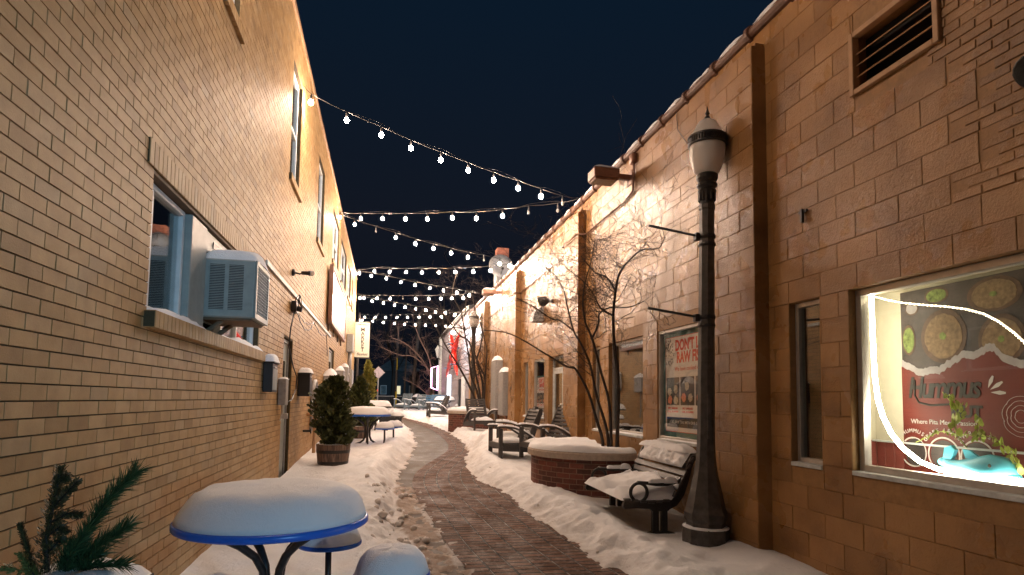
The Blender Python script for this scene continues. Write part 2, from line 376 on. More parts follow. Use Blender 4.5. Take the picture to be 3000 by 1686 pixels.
def tag(o, label=None, cat=None, group=None, kind=None):
    if label: o['label'] = label
    if cat: o['category'] = cat
    if group: o['group'] = group
    if kind: o['kind'] = kind
    return o
def thing(name, label, cat, loc=(0, 0, 0), rotz=0., group=None):
    o = bpy.data.objects.new(name, None); COL.objects.link(o); o.location = loc; o.rotation_euler = (0, 0, rotz); o.empty_display_size = .1
    return tag(o, label, cat, group)
def dup(o, loc=None, rotz=None, label=None, parent=None):
    c = o.copy(); COL.objects.link(c)
    if parent is not None: c.parent = parent
    for ch in [x for x in bpy.data.objects if x.parent == o]: dup(ch, parent=c)
    if loc is not None: c.location = loc
    if rotz is not None: c.rotation_euler = (0, 0, rotz)
    if label: c['label'] = label
    return c
def text_mb(body, size, X, off=0., shear=0., thick=.0015, sx=1., mb=None, m=0, align='CENTER', spacing=1.):
    cu = bpy.data.curves.new('t', 'FONT'); cu.body = body; cu.size = size; cu.offset = off; cu.shear = shear; cu.extrude = thick
    cu.align_x = align; cu.space_character = spacing; cu.resolution_u = 3
    ob = bpy.data.objects.new('t', cu); COL.objects.link(ob)
    dg = bpy.context.evaluated_depsgraph_get(); me = bpy.data.meshes.new_from_object(ob.evaluated_get(dg))
    mb = mb or MB(); SX = Matrix.Diagonal((sx, 1, 1, 1))
    mb.add([tuple(v.co) for v in me.vertices], [tuple(p.vertices) for p in me.polygons], m, X @ SX)
    bpy.data.objects.remove(ob); bpy.data.curves.remove(cu); bpy.data.meshes.remove(me); return mb
# value noise ------------------------------------------------------
_g = rs.rand(256, 256)
def vn(x, y):
    xi = np.floor(x).astype(int); yi = np.floor(y).astype(int); fx = x - xi; fy = y - yi
    fx = fx * fx * (3 - 2 * fx); fy = fy * fy * (3 - 2 * fy); a = lambda i, j: _g[(xi + i) & 255, (yi + j) & 255]
    return (a(0, 0) * (1 - fx) + a(1, 0) * fx) * (1 - fy) + (a(0, 1) * (1 - fx) + a(1, 1) * fx) * fy
def fbm(x, y, o=4):
    t = 0; am = .5
    for i in range(o): t = t + am * vn(x * 2 ** i + 17.3 * i, y * 2 ** i + 5.1 * i); am *= .5
    return t
def pad(w, d, h, X=I4, seed=0, p=4, amp=.25, nx=16, ny=12, fx=6., mb=None):
    """a lump of settled snow lying on a w x d board, its foot at local z = 0"""
    mb = mb or MB(); nx += 1; ny += 1; v = []
    gx = np.linspace(-1, 1, nx); gy = np.linspace(-1, 1, ny)
    for a in gx:
        for b in gy:
            e_ = (1 - abs(a) ** p) * (1 - abs(b) ** p); e_ = max(e_, 0) ** .5
            q = float(fbm(np.array(a * w / 2 * fx + seed * 7.7 + 50), np.array(b * d / 2 * fx + seed * 3.1 + 50), 3))
            ed = 1 + (q - .45) * .10
            v.append((a * w / 2 * ed, b * d / 2 * ed, h * e_ * (1 + amp * (q - .45) * 2)))
    F = [(i * ny + j, (i + 1) * ny + j, (i + 1) * ny + j + 1, i * ny + j + 1) for i in range(nx - 1) for j in range(ny - 1)]
    mb.add(v, F, 0, X); o = len(mb.v)
    mb.add([(-w / 2, -d / 2, -.002), (w / 2, -d / 2, -.002), (w / 2, d / 2, -.002), (-w / 2, d / 2, -.002)], [(3, 2, 1, 0)], 0, X); return mb
def capdisc(r, prof, X=I4, seed=0, n=48, amp=.02, mb=None):
    """round snow cap: prof = [(radius factor, height)] from rim to top"""
    mb = mb or MB(); v = []; K = len(prof)
    for j, (q, z) in enumerate(prof):
        for i in range(n):
            a = 2 * math.pi * i / n; w = float(fbm(np.array(math.cos(a) * 2 + seed * 3 + 40), np.array(math.sin(a) * 2 + 40 + j * .3), 3)) - .45
            rr = r * q * (1 + w * amp * 3 * (.25 if j == 0 else 1)); zz = z * (1 + w * amp * 8 * min(1, j / 2))
            v.append((rr * math.cos(a), rr * math.sin(a), zz))
    v.append((0, 0, prof[-1][1])); F = [(j * n + i, j * n + (i + 1) % n, (j + 1) * n + (i + 1) % n, (j + 1) * n + i) for j in range(K - 1) for i in range(n)]
    F += [((K - 1) * n + i, (K - 1) * n + (i + 1) % n, len(v) - 1) for i in range(n)]; F.append(tuple(range(n))[::-1])
    return mb.add(v, F, 0, X)

# ------------------------------------------------------------------ masonry
def masonry(y0, y1, zfirst, zlast, L, c, holes, joint, off0=0., jit=0.):
    out = []; nz = int(math.ceil((zlast - zfirst) / c - 1e-6))
    for k in range(nz):
        za = zfirst + k * c; zb = min(za + c, zlast)
        o = (off0 + (L / 2 if k % 2 else 0)) % L
        yy = y0 - o
        while yy < y1:
            a = max(yy, y0); b = min(yy + L, y1); yy += L
            segs = [(a, b)]
            for (h0, h1, g0, g1) in holes:
                if zb - joint <= g0 + .004 or za + joint >= g1 - .004: continue
                ns = []
                for (p, q) in segs:
                    if h0 > p and h0 < q: ns.append((p, h0))
                    if h1 > p and h1 < q: ns.append((h1, q))
                    if q <= h0 or p >= h1: ns.append((p, q))
                segs = ns
            for (p, q) in segs:
                zt = zb; zl = za
                for (h0, h1, g0, g1) in holes:
                    if q > h0 + .001 and p < h1 - .001:
                        if zl < g0 < zt: zt = g0
                        if zl < g1 < zt: zl = g1
                if q - p > 2.5 * joint and zt - zl > 2.2 * joint: out.append((p + joint / 2, q - joint / 2, zl + joint / 2, zt - joint / 2))
    return out
def blocks_mesh(rects, xf, sgn, d, ch, jit, mb):
    """chamfered faces proud of the joint plane; xf = face plane, sgn = outward x sign"""
    R_ = np.array(rects); n = len(R_); j = rs.rand(n) * jit
    y0, y1, z0, z1 = R_.T; xo = xf + sgn * j; xi = np.full(n, xf - sgn * d)
    V = np.empty((n, 8, 3))
    for k, (yy, zz, xx) in enumerate(((y0, z0, xi), (y1, z0, xi), (y1, z1, xi), (y0, z1, xi), (y0 + ch, z0 + ch, xo), (y1 - ch, z0 + ch, xo), (y1 - ch, z1 - ch, xo), (y0 + ch, z1 - ch, xo))):
        V[:, k, 0] = xx; V[:, k, 1] = yy; V[:, k, 2] = zz
    q = [(4, 5, 6, 7), (0, 1, 5, 4), (1, 2, 6, 5), (2, 3, 7, 6), (3, 0, 4, 7)]
    if sgn < 0: q = [t[::-1] for t in q]
    o = len(mb.v); mb.v += [tuple(p) for p in V.reshape(-1, 3)]
    base = (np.arange(n) * 8)[:, None, None] + np.array(q)[None] + o
    mb.f += [tuple(f) for f in base.reshape(-1, 4).tolist()]; mb.mi += [0] * (5 * n)
    if mb.rnd is None: mb.rnd = []
    mb.rnd += np.repeat(rs.rand(n), 5).tolist()
def core_mesh(y0, y1, z0, z1, x, sgn, holes, reveal, mb, mi=1):
    ys = sorted({y0, y1} | {h for q in holes for h in q[:2] if y0 < h < y1}); zs = sorted({z0, z1} | {h for q in holes for h in q[2:] if z0 < h < z1})
    k0 = len(mb.f)
    for a, b in zip(ys, ys[1:]):
        for c, d in zip(zs, zs[1:]):
            my, mz = (a + b) / 2, (c + d) / 2
            if any(h[0] < my < h[1] and h[2] < mz < h[3] for h in holes): continue
            f = (0, 1, 2, 3) if sgn > 0 else (3, 2, 1, 0)
            mb.add([(x, a, c), (x, b, c), (x, b, d), (x, a, d)], [f], mi)
    for (a, b, c, d) in holes:
        xb = x - sgn * reveal; v = [(x, a, c), (x, b, c), (x, b, d), (x, a, d), (xb, a, c), (xb, b, c), (xb, b, d), (xb, a, d)]
        mb.add(v, [(0, 1, 5, 4), (1, 2, 6, 5), (2, 3, 7, 6), (3, 0, 4, 7)], mi)
    if mb.rnd is not None: mb.rnd += [.5] * (len(mb.f) - k0)
def g(y):
    y = np.asarray(y, float); return np.where(y < 34, .0225 * y, .765 + .06 * (1 - np.exp(-(np.maximum(y, 34) - 34) / 4)))
def gz(y): return float(g(y))

# ------------------------------------------------------------------ ground, path, snow
LX, WX = -1.52, 3.62
def interp(tab, y):
    t = np.array(tab); return np.interp(y, t[:, 0], t[:, 1])
XR = [(-3, 2.1), (3, 2.0), (4.95, 1.93), (5.5, 1.95), (6.4, 1.89), (7.5, 1.85), (9.0, 1.80), (10.3, 1.60), (11.4, 1.58), (12.5, 1.66), (13.9, 1.96), (15.5, 2.16), (17.4, 2.24), (21.3, 2.15), (25, 1.86), (27.7, 1.38), (30.3, .9), (33, .45), (36, .1), (60, -.5)]
XLB = [(-3, 1.0), (3, .9), (5.1, .78), (6, .67), (7.2, .60), (8.6, .50), (10, .48), (11.2, .60), (12.2, .84), (12.9, 1.04), (14, 1.36), (14.8, 1.56), (16.3, 1.76), (18, 1.80), (22, 1.72), (26, 1.3), (30, .6), (36, .0)]
XLS = [(-3, .6), (3, .5), (5.2, .43), (5.8, .38), (6.5, .28), (7.5, .25), (9.9, .25), (11.7, .36), (13.6, .59), (16.3, .86), (19.5, .96), (23.2, .91), (26.4, .60), (30.2, .15), (33, -.6), (36, -1.6), (60, -6)]
def smooth_tab(tab):
    y = np.linspace(-3, 60, 640); x = interp(tab, y); k = np.ones(9) / 9
    xp = np.pad(x, 4, mode='edge'); return np.stack([y, np.convolve(xp, k, 'valid')], 1)
XR, XLB, XLS = map(smooth_tab, (XR, XLB, XLS))
def strip(name, ta, tb, y0, y1, dz, m, nx=10, ny=220):
    ys = np.linspace(y0, y1, ny); mb = MB(); mb.uv = []; s_ = 0
    a = interp(ta, ys); b = interp(tb, ys); v = []
    for j, y in enumerate(ys):
        if j: s_ += math.hypot(ys[j] - ys[j - 1], ((a[j] + b[j]) - (a[j - 1] + b[j - 1])) / 2)
        for i in range(nx + 1):
            x = a[j] + (b[j] - a[j]) * i / nx; v.append((x, y, gz(y) + dz)); mb.uv.append((s_, x - a[j] + .02))
    mb.add(v, [(j * (nx + 1) + i, j * (nx + 1) + i + 1, (j + 1) * (nx + 1) + i + 1, (j + 1) * (nx + 1) + i) for j in range(ny - 1) for i in range(nx)])
    return tag(mb.build(name, m), kind='structure')
wide = XR.copy(); wide[:, 1] += .5
strip('brick_path', XLB, wide, -2.5, 37, 0.0, 'brickpath')
lw = XLS.copy(); lw[:, 1] -= .6
strip('concrete_pavement', lw, XR, -2.5, 37.5, -.012, 'slab')
# slab joints are shallow grooves: dark strips let into the slab surface
ys = np.concatenate([np.arange(-2.5, 3.6, .12), np.arange(3.6, 9, .03), np.arange(9, 16, .045), np.arange(16, 26, .09), np.arange(26, 41.01, .16)])
xs = np.concatenate([np.arange(LX - .0, WX - .02, .03), [WX]])
Xg, Yg = np.meshgrid(xs, ys)
xr = interp(XR, Yg); xl = interp(XLS, Yg)
jag = (fbm(Xg * 4, Yg * 4, 4) - .47) * .26
tr = Xg - xr + jag; tl = xl - Xg + jag
def sst(t, w): t = np.clip(t / w, 0, 1); return t * t * (3 - 2 * t)
D = np.interp(Yg, [3, 5.3, 6.5, 9, 12, 20, 30, 40], [.07, .075, .10, .13, .17, .18, .16, .12])
churn = fbm(Xg * 9, Yg * 7, 5) - .47 + .6 * (fbm(Xg * 21, Yg * 15, 2) - .37); big = fbm(Xg * 1.3 + 9, Yg * 1.1, 3) - .45; med = fbm(Xg * 3.2 + 3, Yg * 2.6, 3) - .45
right = D * sst(tr, .45) + (.07 * np.exp(-((tr - .5) / .28) ** 2) + .045 * churn * np.exp(-np.maximum(tr, 0) / .7) * 2) * sst(tr, .2) + (.05 * big + .055 * med) * sst(tr, .5)
leftS = D * sst(tl, .5) + (np.interp(Yg, [4, 7, 10, 16, 24, 30], [.02, .05, .09, .10, .08, .05]) * np.exp(-((tl - .45) / .3) ** 2) + .06 * churn * np.exp(-np.maximum(tl, 0) / .5) * 2) * sst(tl, .2) + (.05 * big + .04 * med) * sst(tl, .5)
H = np.where(Xg > (xr + xl) / 2, right, leftS)
film = .055 * (fbm(Xg * 9 + 3, Yg * 8 + 1, 5) - .575) + .045 * np.clip(1 + tr / .38, 0, 1) * (fbm(Xg * 11, Yg * 9, 4) - .40) * (Yg < 14)
tt = np.maximum(tr, tl)
xb = interp(XLB, Yg)
side = np.interp(Yg, [9.2, 10.6], [1, 0]) * (.037 + .05 * (fbm(Xg * 13, Yg * 11, 4) - .45)) * np.clip((xb - Xg + .9 * jag + .17) / .10, 0, 1)
H = np.where(tt > 0, H + .002, -.02 - np.clip(-tt, 0, .2) * .1 + film + side)
H = np.where(tt > 0, H, np.minimum(H, .035))
# the clear hollow under the bench, drifts, footprints
def bump2(x, y, a, sx, sy, rot=0):
    c, s_ = math.cos(rot), math.sin(rot); dx = Xg - x; dy = Yg - y
    return a * np.exp(-(((dx * c + dy * s_) / sx) ** 2 + ((-dx * s_ + dy * c) / sy) ** 2))
H = H - bump2(3.15, 6.8, .085, .42, .95) + bump2(3.45, 5.0, .06, .25, .5) + bump2(2.9, 15.2, .28, .55, .9) + bump2(2.2, 12.9, .06, .4, .6)
H = H + bump2(-1.3, 8.2, .05, .3, 1.4) + bump2(-.7, 8.3, .04, .6, .5)
for (fx, fy, fa) in [(2.45, 4.75, .3), (2.75, 4.45, -.2), (2.30, 5.35, .2), (2.62, 5.55, -.4), (2.95, 5.05, .5), (2.2, 6.2, .2), (2.5, 6.7, -.3), (3.2, 4.4, .2), (2.05, 5.0, 0), (2.4, 7.9, .4), (2.6, 8.9, -.2), (-.3, 7.6, .3), (-.7, 9.6, .2), (-.2, 9.9, -.1), (2.35, 10.2, .2)]:
    H = H - bump2(fx, fy, .055, .075, .15, fa) + bump2(fx + .02, fy + .24, .018, .09, .07, fa)
for _ in range(70):
    y_ = rs.uniform(4.2, 12); sd_ = rs.rand() < .35
    x_ = (np.interp(y_, XLS[:, 0], XLS[:, 1]) - rs.uniform(.0, .45)) if sd_ else (np.interp(y_, XR[:, 0], XR[:, 1]) + rs.uniform(.1, 1.1))
    q_ = rs.uniform(.025, .06); H = H + bump2(x_, y_, q_ * .55 * (1 if rs.rand() < .6 else -.6), q_, q_ * 1.2)
Z = g(Yg) + H
ny_, nx_ = Xg.shape
gm = MB(); gm.v = list(map(tuple, np.stack([Xg, Yg, Z], -1).reshape(-1, 3).tolist()))
idx = np.arange(ny_ * nx_).reshape(ny_, nx_)
gm.f = list(map(tuple, np.stack([idx[:-1, :-1], idx[:-1, 1:], idx[1:, 1:], idx[1:, :-1]], -1).reshape(-1, 4).tolist())); gm.mi = [0] * len(gm.f)
go = gm.build('snow_ground', 'snow_ground', smooth=True)
dirt = np.clip(1 - np.abs(tt) / .60, 0, 1) * .7 * (tt > -.3) + np.where(tt < 0, .75, 0) + bump2(3.1, 6.7, .5, .35, .8)
dirt = np.clip(np.where(tt > .2, np.maximum(0, dirt * np.interp(Yg, [13, 20], [1, .4])), dirt), 0, 1)
da = go.data.attributes.new('dirt', 'FLOAT', 'POINT'); da.data.foreach_set('value', dirt.reshape(-1).tolist())
tag(go, kind='structure')
def sz(x, y):
    i = np.searchsorted(ys, y); j = np.searchsorted(xs, x); i = min(max(i, 0), ny_ - 1); j = min(max(j, 0), nx_ - 1); return float(Z[i, j])
# base ground to the horizon
mb = MB(); yy = [-60, -3, 0, 34, 36, 38, 41, 46, 60, 90, 160, 420]
for a, b in zip(yy, yy[1:]): mb.add([(-300, a, gz(a) - .06), (300, a, gz(a) - .06), (300, b, gz(b) - .06), (-300, b, gz(b) - .06)], [(0, 1, 2, 3)])
tag(mb.build('ground', 'soil'), kind='structure')
mb = MB()
for a, b in ((41.2, 43), (43, 46), (46, 52)): mb.add([(-60, a, gz(a) - .03), (60, a, gz(a) - .03), (60, b, gz(b) - .03), (-60, b, gz(b) - .03)], [(0, 1, 2, 3)])
tag(mb.build('street', 'asphalt'), kind='structure')
mb = MB(); mb.box(-60, 60, 41.0, 41.2, gz(41) - .2, gz(41) + .10, 0, bev=.01); mb.box(-60, 60, 52, 52.2, gz(52) - .2, gz(52) + .1); tag(mb.build('kerb', 'stone_cap'), kind='structure')
# snow lying beyond the street
mb = MB(); n1, n2 = 60, 24; v = []
for j in range(n2):
    for i in range(n1):
        x = -30 + i; y = 52.2 + j * 1.4; v.append((x, y, gz(y) - .02 + .75 * max(0, float(fbm(np.array(x * .35), np.array(y * .3), 4)) - .42)))
mb.add(v, [(j * n1 + i, j * n1 + i + 1, (j + 1) * n1 + i + 1, (j + 1) * n1 + i) for j in range(n2 - 1) for i in range(n1 - 1)]); tag(mb.build('snow_bank', 'snow', smooth=True), kind='structure')
# clods thrown up along the cleared edge
mb = MB()
def clod(x, y, r, z=None):
    q = .85 + .3 * rs.rand(3); z = sz(x, y) if z is None else z; n0 = len(mb.v)
    mb.ell((0, 0, 0), (r * q[0], r * q[1], r * q[2] * .8), 9, 6, 0, T(x, y, z + r * .3) @ RZ(rs.rand() * 6) @ RX(rs.rand()))
    for i in range(n0, len(mb.v)):
        p = mb.v[i]; k = 1 + .32 * (rs.rand() - .5); mb.v[i] = (x + (p[0] - x) * k, y + (p[1] - y) * k, z + r * .3 + (p[2] - z - r * .3) * k)
for _ in range(80):
    y_ = rs.uniform(4.5, 9.5); x_ = float(np.interp(y_, XLS[:, 0], XLS[:, 1])) + rs.normal(-.12, .16); clod(x_, y_, rs.uniform(.012, .045) * (1.35 if rs.rand() < .12 else 1))
for _ in range(3):
    y_ = rs.uniform(4.5, 14); x_ = float(np.interp(y_, XR[:, 0], XR[:, 1])) + abs(rs.normal(.05, .25)); clod(x_, y_, rs.uniform(.010, .026))
tag(mb.build('snow_clods', 'clod', smooth=True), 'loose clods of trodden snow lying along the cleared path', 'snow clods', kind='stuff')

# ------------------------------------------------------------------ left building
LB = thing('brick_building', 'tall cream glazed-brick building with upstairs windows, left of the alley', 'building', (-4, 14, 0))
LH = [(4.24, 7.75, 2.15, 3.08), (5.62, 6.2, 5.27, 6.9), (9.5, 10.5, 5.05, 6.9), (13.25, 14.55, 5.05, 6.9), (17.0, 19.35, 5.45, 6.9), (20.15, 23.0, 5.45, 6.9), (24.0, 26.0, 5.6, 6.9), (26.9, 27.7, 5.6, 6.9), (9.6, 10.5, -.2, 2.53), (17.1, 18.8, -.2, 3.0)]
mb = MB(); mb.rnd = []
blocks_mesh(masonry(-3, 30.8, -.11, 7.55, .2070, .0762, [(a - .0, b + .0, c, d) for a, b, c, d in LH], .005, .07), LX, 1, .014, .0015, .0026, mb)
core_mesh(-3, 30.8, -.2, 7.55, LX - .0095, 1, LH, .13, mb)
mb.build('wall', ['brick', 'mortar'], LB)
mb = MB(); mb.box(-9, LX - .30, -3, -2.8, -.2, 7.5); mb.box(-9, LX - .008, 30.6, 30.795, -.2, 7.5); mb.box(-9, -8.8, -2.8, 30.6, -.2, 7.5); mb.build('rear_walls', 'mortar', LB)
mb = MB(); mb.box(-2.9, -2.88, 3.0, 30.6, .0, 7.5); mb.box(-8.8, LX - .14, -2.8, 30.6, 3.7, 3.8); mb.build('rooms', 'interior', LB)
mb = MB(); mb.box(-9, LX - .02, -3, 30.78, 7.50, 7.54); mb.build('roof', 'asphalt', LB)
mb = MB(); mb.box(LX - .35, LX + .03, -3, 30.83, 7.55, 7.66, bev=.008); mb.build('coping', 'tan_metal', LB)
mb = MB(); mb.box(LX + .002, LX + .03, 7.95, 17.3, 3.27, 3.335, bev=.004); mb.build('trim_band', 'white_dirty', LB)
mb = MB()   # tumbled course of upright brick over the wide window
y = 4.12
mb.rnd = []
def upright(y0, y1, z0, z1, x0, x1, mb_, tilt=0.):
    y_ = y0
    while y_ < y1 - .03:
        k = len(mb_.f); mb_.box(x0, x1, y_ + .004, y_ + .0722, z0, z1, 0, bev=.003); mb_.rnd += [rs.rand()] * (len(mb_.f) - k); y_ += .0762
    k = len(mb_.f); mb_.box(x0 + .001, x1 - .006, y0, y1, z0 + .006, z1 - .006, 1); mb_.rnd += [.5] * (len(mb_.f) - k)
upright(4.12, 7.9, 3.085, 3.255, LX - .05, LX + .014, mb); mb.build('window_head', ['brick', 'mortar'], LB)
mb = MB(); mb.box(LX - .13, LX - .002, 4.2, 7.78, 3.055, 3.083, bev=.003); mb.build('steel_lintel', 'rust', LB)
def win(parent, y0, y1, z0, z1, sgn, X, mat_f='white', sash=True, mull=(), sill=True, fw=.045, blind=0., dep=.10):
    """frame, pane (and sill) of an opening; parts of the building"""
    xo = X - sgn * (dep - .04); xi = X - sgn * (dep + .03); a, b = min(xo, xi), max(xo, xi); e_ = .002
    f = MB(); f.box(a, b, y0 + e_, y0 + fw, z0 + e_, z1 - e_, bev=.004); f.box(a, b, y1 - fw, y1 - e_, z0 + e_, z1 - e_, bev=.004)
    f.box(a, b, y0 + fw, y1 - fw, z0 + e_, z0 + fw, bev=.004); f.box(a, b, y0 + fw, y1 - fw, z1 - fw, z1 - e_, bev=.004)
    for q in mull: f.box(a + .004, b - .004, q - fw * .5, q + fw * .5, z0 + fw, z1 - fw, bev=.004)
    if sash: f.box(a + .006, b - .006, y0 + fw, y1 - fw, (z0 + z1) / 2 - .025, (z0 + z1) / 2 + .025, bev=.004)
    fo = f.build('window', mat_f, parent)
    xm = (a + b) / 2; p = MB(); p.box(xm - .003, xm + .003, y0 + fw - .01, y1 - fw + .01, z0 + fw - .01, z1 - fw + .01); p.build('pane', 'glass', fo)
    if blind:
        p = MB(); zz = z1 - fw
        while zz > z1 - (z1 - z0) * blind:
            p.box(xm - sgn * .07 - .012, xm - sgn * .07 + .012, y0 + .03, y1 - .03, zz - .02, zz - .018, X=I4); zz -= .028
        p.build('blind', 'blind', fo)
    return fo
win(LB, 4.25, 5.08, 2.16, 3.05, 1, LX, sash=False, mull=(4.42,))
mb = MB(); mb.box(LX - .125, LX - .008, 5.09, 5.50, 2.17, 3.04, bev=.006); mb.box(LX - .12, LX - .03, 5.505, 7.74, 2.86, 3.045, bev=.005); mb.build('infill_panel', 'ac', LB)
mb = MB(); mb.box(LX - .028, LX - .022, 5.75, 6.9, 2.93, 2.985); mb.build('vent_slot', 'black', LB)
win(LB, 6.25, 7.74, 2.16, 2.855, 1, LX, sash=False, mull=(6.9,))
mb = MB(); mb.rnd = []; upright(4.20, 7.82, 2.035, 2.148, LX - .11, LX + .07, mb); so_ = mb.build('window_sill', ['brick', 'mortar'], LB)
mb = MB(); pad(.15, 1.15, .05, T(LX - .02, 4.85, 2.148), 3, 3, .6, 8, 26, 9, mb); mb.build('snow', 'snow', so_, True); mb = MB(); pad(.15, 1.35, .06, T(LX - .01, 7.05, 2.148), 5, 3, .7, 8, 26, 9, mb); mb.build('snow', 'snow', so_, True)
for i, (a, b, c, d) in enumerate(LH[1:8]):
    win(LB, a, b, c, d, 1, LX, mull=() if b - a < 1.6 else ((a + b) / 2,), blind=.5 if i in (0, 1, 2) else .9)
    mb = MB(); mb.rnd = []; upright(a - .05, b + .06, c - .115, c - .002, LX - .1, LX + .045, mb); s2 = mb.build('window_sill', ['brick', 'mortar'], LB)
for (a, b, d) in ((9.6, 10.5, 2.53), (17.1, 18.8, 3.0)):
    mb = MB(); X0 = LX - .13; mb.box(X0, X0 + .05, a + .05, b - .05, .2, d - .06, bev=.004); dr = mb.build('door', 'ac', LB)
    mb = MB(); mb.box(X0 - .01, X0 + .075, a + .002, a + .05, .1, d - .004, bev=.004); mb.box(X0 - .01, X0 + .075, b - .05, b - .002, .1, d - .004, bev=.004); mb.box(X0 - .01, X0 + .075, a + .05, b - .05, d - .058, d - .004, bev=.004); mb.build('frame', 'grey_metal', dr)
    mb = MB(); mb.box(X0 + .052, X0 + .056, a + .25, b - .25, 1.5, d - .35); mb.build('pane', 'glass', dr)
    mb = MB(); mb.tube([(X0 + .05, a + .14, 1.33), (X0 + .11, a + .14, 1.33), (X0 + .11, a + .25, 1.33)], .012); mb.box(X0 + .051, X0 + .06, a + .11, a + .17, 1.25, 1.41, bev=.003); mb.build('handle', 'alu', dr)

# window air conditioner
ac = thing('air_conditioner', 'pale grey window air conditioner capped with snow, jutting from the wide brick-wall window', 'air conditioner', (LX, 5.8, 2.28))
mb = MB(); y0, y1, x0, x1, z0, z1 = 5.56, 6.14, LX - .16, -1.14, 2.285, 2.80
mb.box(x0, x1, y0, y1, z0, z1, bev=.012); mb.box(x0 + .02, x0 + .06, y0 - .012, y1 + .012, z0 - .01, z1 + .01, bev=.004); mb.build('casing', 'ac', ac)
mb = MB()
for (a, b) in ((x0 + .17, x0 + .29), (x0 + .325, x0 + .445)):
    mb.box(a, b, y0 - .002, y0 + .002, z0 + .07, z1 - .05, 1)
    z = z0 + .075
    while z < z1 - .06: mb.box(a, b, y0 - .007, y0 - .001, z, z + .0065, 0, bev=.001); z += .0145
mb.build('side_louvre', ['ac', 'ac_dark'], ac)
mb = MB(); mb.box(x1 - .001, x1 + .003, y0 + .04, y1 - .04, z0 + .05, z1 - .04, 1)
for i in range(15): yq = y0 + .05 + i * .034; mb.box(x1 + .003, x1 + .007, yq, yq + .003, z0 + .05, z1 - .04)
for i in range(17): zq = z0 + .06 + i * .027; mb.box(x1 + .007, x1 + .010, y0 + .04, y1 - .04, zq, zq + .003)
mb.box(x1, x1 + .014, y0, y0 + .04, z0, z1, bev=.003); mb.box(x1, x1 + .014, y1 - .04, y1, z0, z1, bev=.003); mb.box(x1, x1 + .014, y0 + .04, y1 - .04, z1 - .04, z1, bev=.003); mb.box(x1, x1 + .014, y0 + .04, y1 - .04, z0, z0 + .05, bev=.003)
mb.build('front_grille', ['ac', 'ac_dark'], ac)
mb = MB(); mb.box(x0 + .1, x1 - .03, y0 + .03, y1 - .03, z0 - .022, z0 - .001, bev=.004); mb.tube([(x0 + .12, 5.66, 2.15), (x0 + .26, 5.66, 2.265)], .022); mb.tube([(x0 + .12, 6.0, 2.15), (x0 + .26, 6.0, 2.265)], .022); mb.build('bracket', 'rust', ac)
mb = MB(); pad(.47, .54, .12, T((x0 + x1) / 2 + .05, (y0 + y1) / 2, z1 + .001), 9, 4, .35, 16, 16, 3, mb); mb.build('snow', 'snow', ac, True)

# mailboxes
def mailbox(y, z, depth, label, m, seed, wdt, hgt):
    b = thing('mailbox', label, 'mailbox', (LX, y, z), group='mailboxes on the brick wall')
    q = MB(); q.box(LX + .012, LX + depth, y, y + wdt, z, z + hgt, bev=.006); q.box(LX + .012, LX + depth + .02, y - .012, y + wdt + .012, z + hgt + .001, z + hgt + .02, bev=.006); q.build('body', m, b)
    q = MB(); q.box(LX + depth, LX + depth + .004, y + .02, y + wdt - .02, z + .03, z + hgt - .07, bev=.001); q.build('door', 'ac' if seed == 1 else m, b)
    q = MB(); q.box(LX + depth + .002, LX + depth + .010, y + .1, y + wdt - .1, z + hgt - .06, z + hgt - .04, bev=.002); q.build('slot', 'alu', b)
    q = MB(); pad(depth + .02, wdt + .03, .11, T(LX + depth / 2 + .012, y + wdt / 2, z + hgt + .021), seed, 3, .3, 12, 14, 4, q); q.build('snow', 'snow', b, True); return b
mailbox(8.05, 1.66, .125, 'black mailbox with a pale blue front under a snow cap, just before the door', 'black', 1, .36, .37)
mailbox(11.2, 1.62, .21, 'all-black mailbox with a snow cap, just past the door', 'black', 2, .36, .40)
# door-side switch gear
eb = thing('switch_box', 'narrow grey electrical switch box with a hasp beside the brick-wall door', 'electrical box', (LX, 9.3, 1.4))
mb = MB(); mb.box(LX + .012, LX + .12, 9.18, 9.42, 1.48, 1.86, bev=.008); mb.build('casing', 'grey_metal', eb)
mb = MB(); mb.tube([(LX + .06, 9.3, 1.48), (LX + .06, 9.32, 1.38), (LX + .03, 9.36, 1.25)], .014); mb.box(LX + .05, LX + .13, 9.34, 9.42, 1.28, 1.36, bev=.005); mb.build('hasp', 'alu', eb)
mb = MB(); pad(.12, .24, .03, T(LX + .066, 9.3, 1.862), 4, 3, .3, 6, 8, 8, mb); mb.build('snow', 'snow', eb, True)
# bulb holder on the wall
sc = thing('wall_spotlight', 'small unlit double spotlight high on the brick wall', 'light', (LX, 10.1, 3.62))
mb = MB(); mb.lathe([(.0, 0), (.055, 0), (.055, .03), (.02, .05), (.0, .05)], 14, 0, T(LX + .008, 10.1, 3.62) @ RY(R(90)), cap=False); mb.tube([(LX + .05, 10.1, 3.62), (LX + .12, 10.1, 3.60), (LX + .16, 10.1, 3.62)], .014); mb.build('arm', 'black', sc, True)
mb = MB(); mb.lathe([(.0, 0), (.03, 0), (.035, .1), (.05, .14), (.0, .14)], 14, 0, T(LX + .15, 10.1, 3.62) @ RY(R(90)), cap=False); mb.build('lamp_head', 'black', sc, True)
mb = MB(); mb.ell((LX + .31, 10.1, 3.62), (.04, .045, .045)); mb.build('bulb', 'bulb_off', sc, True)
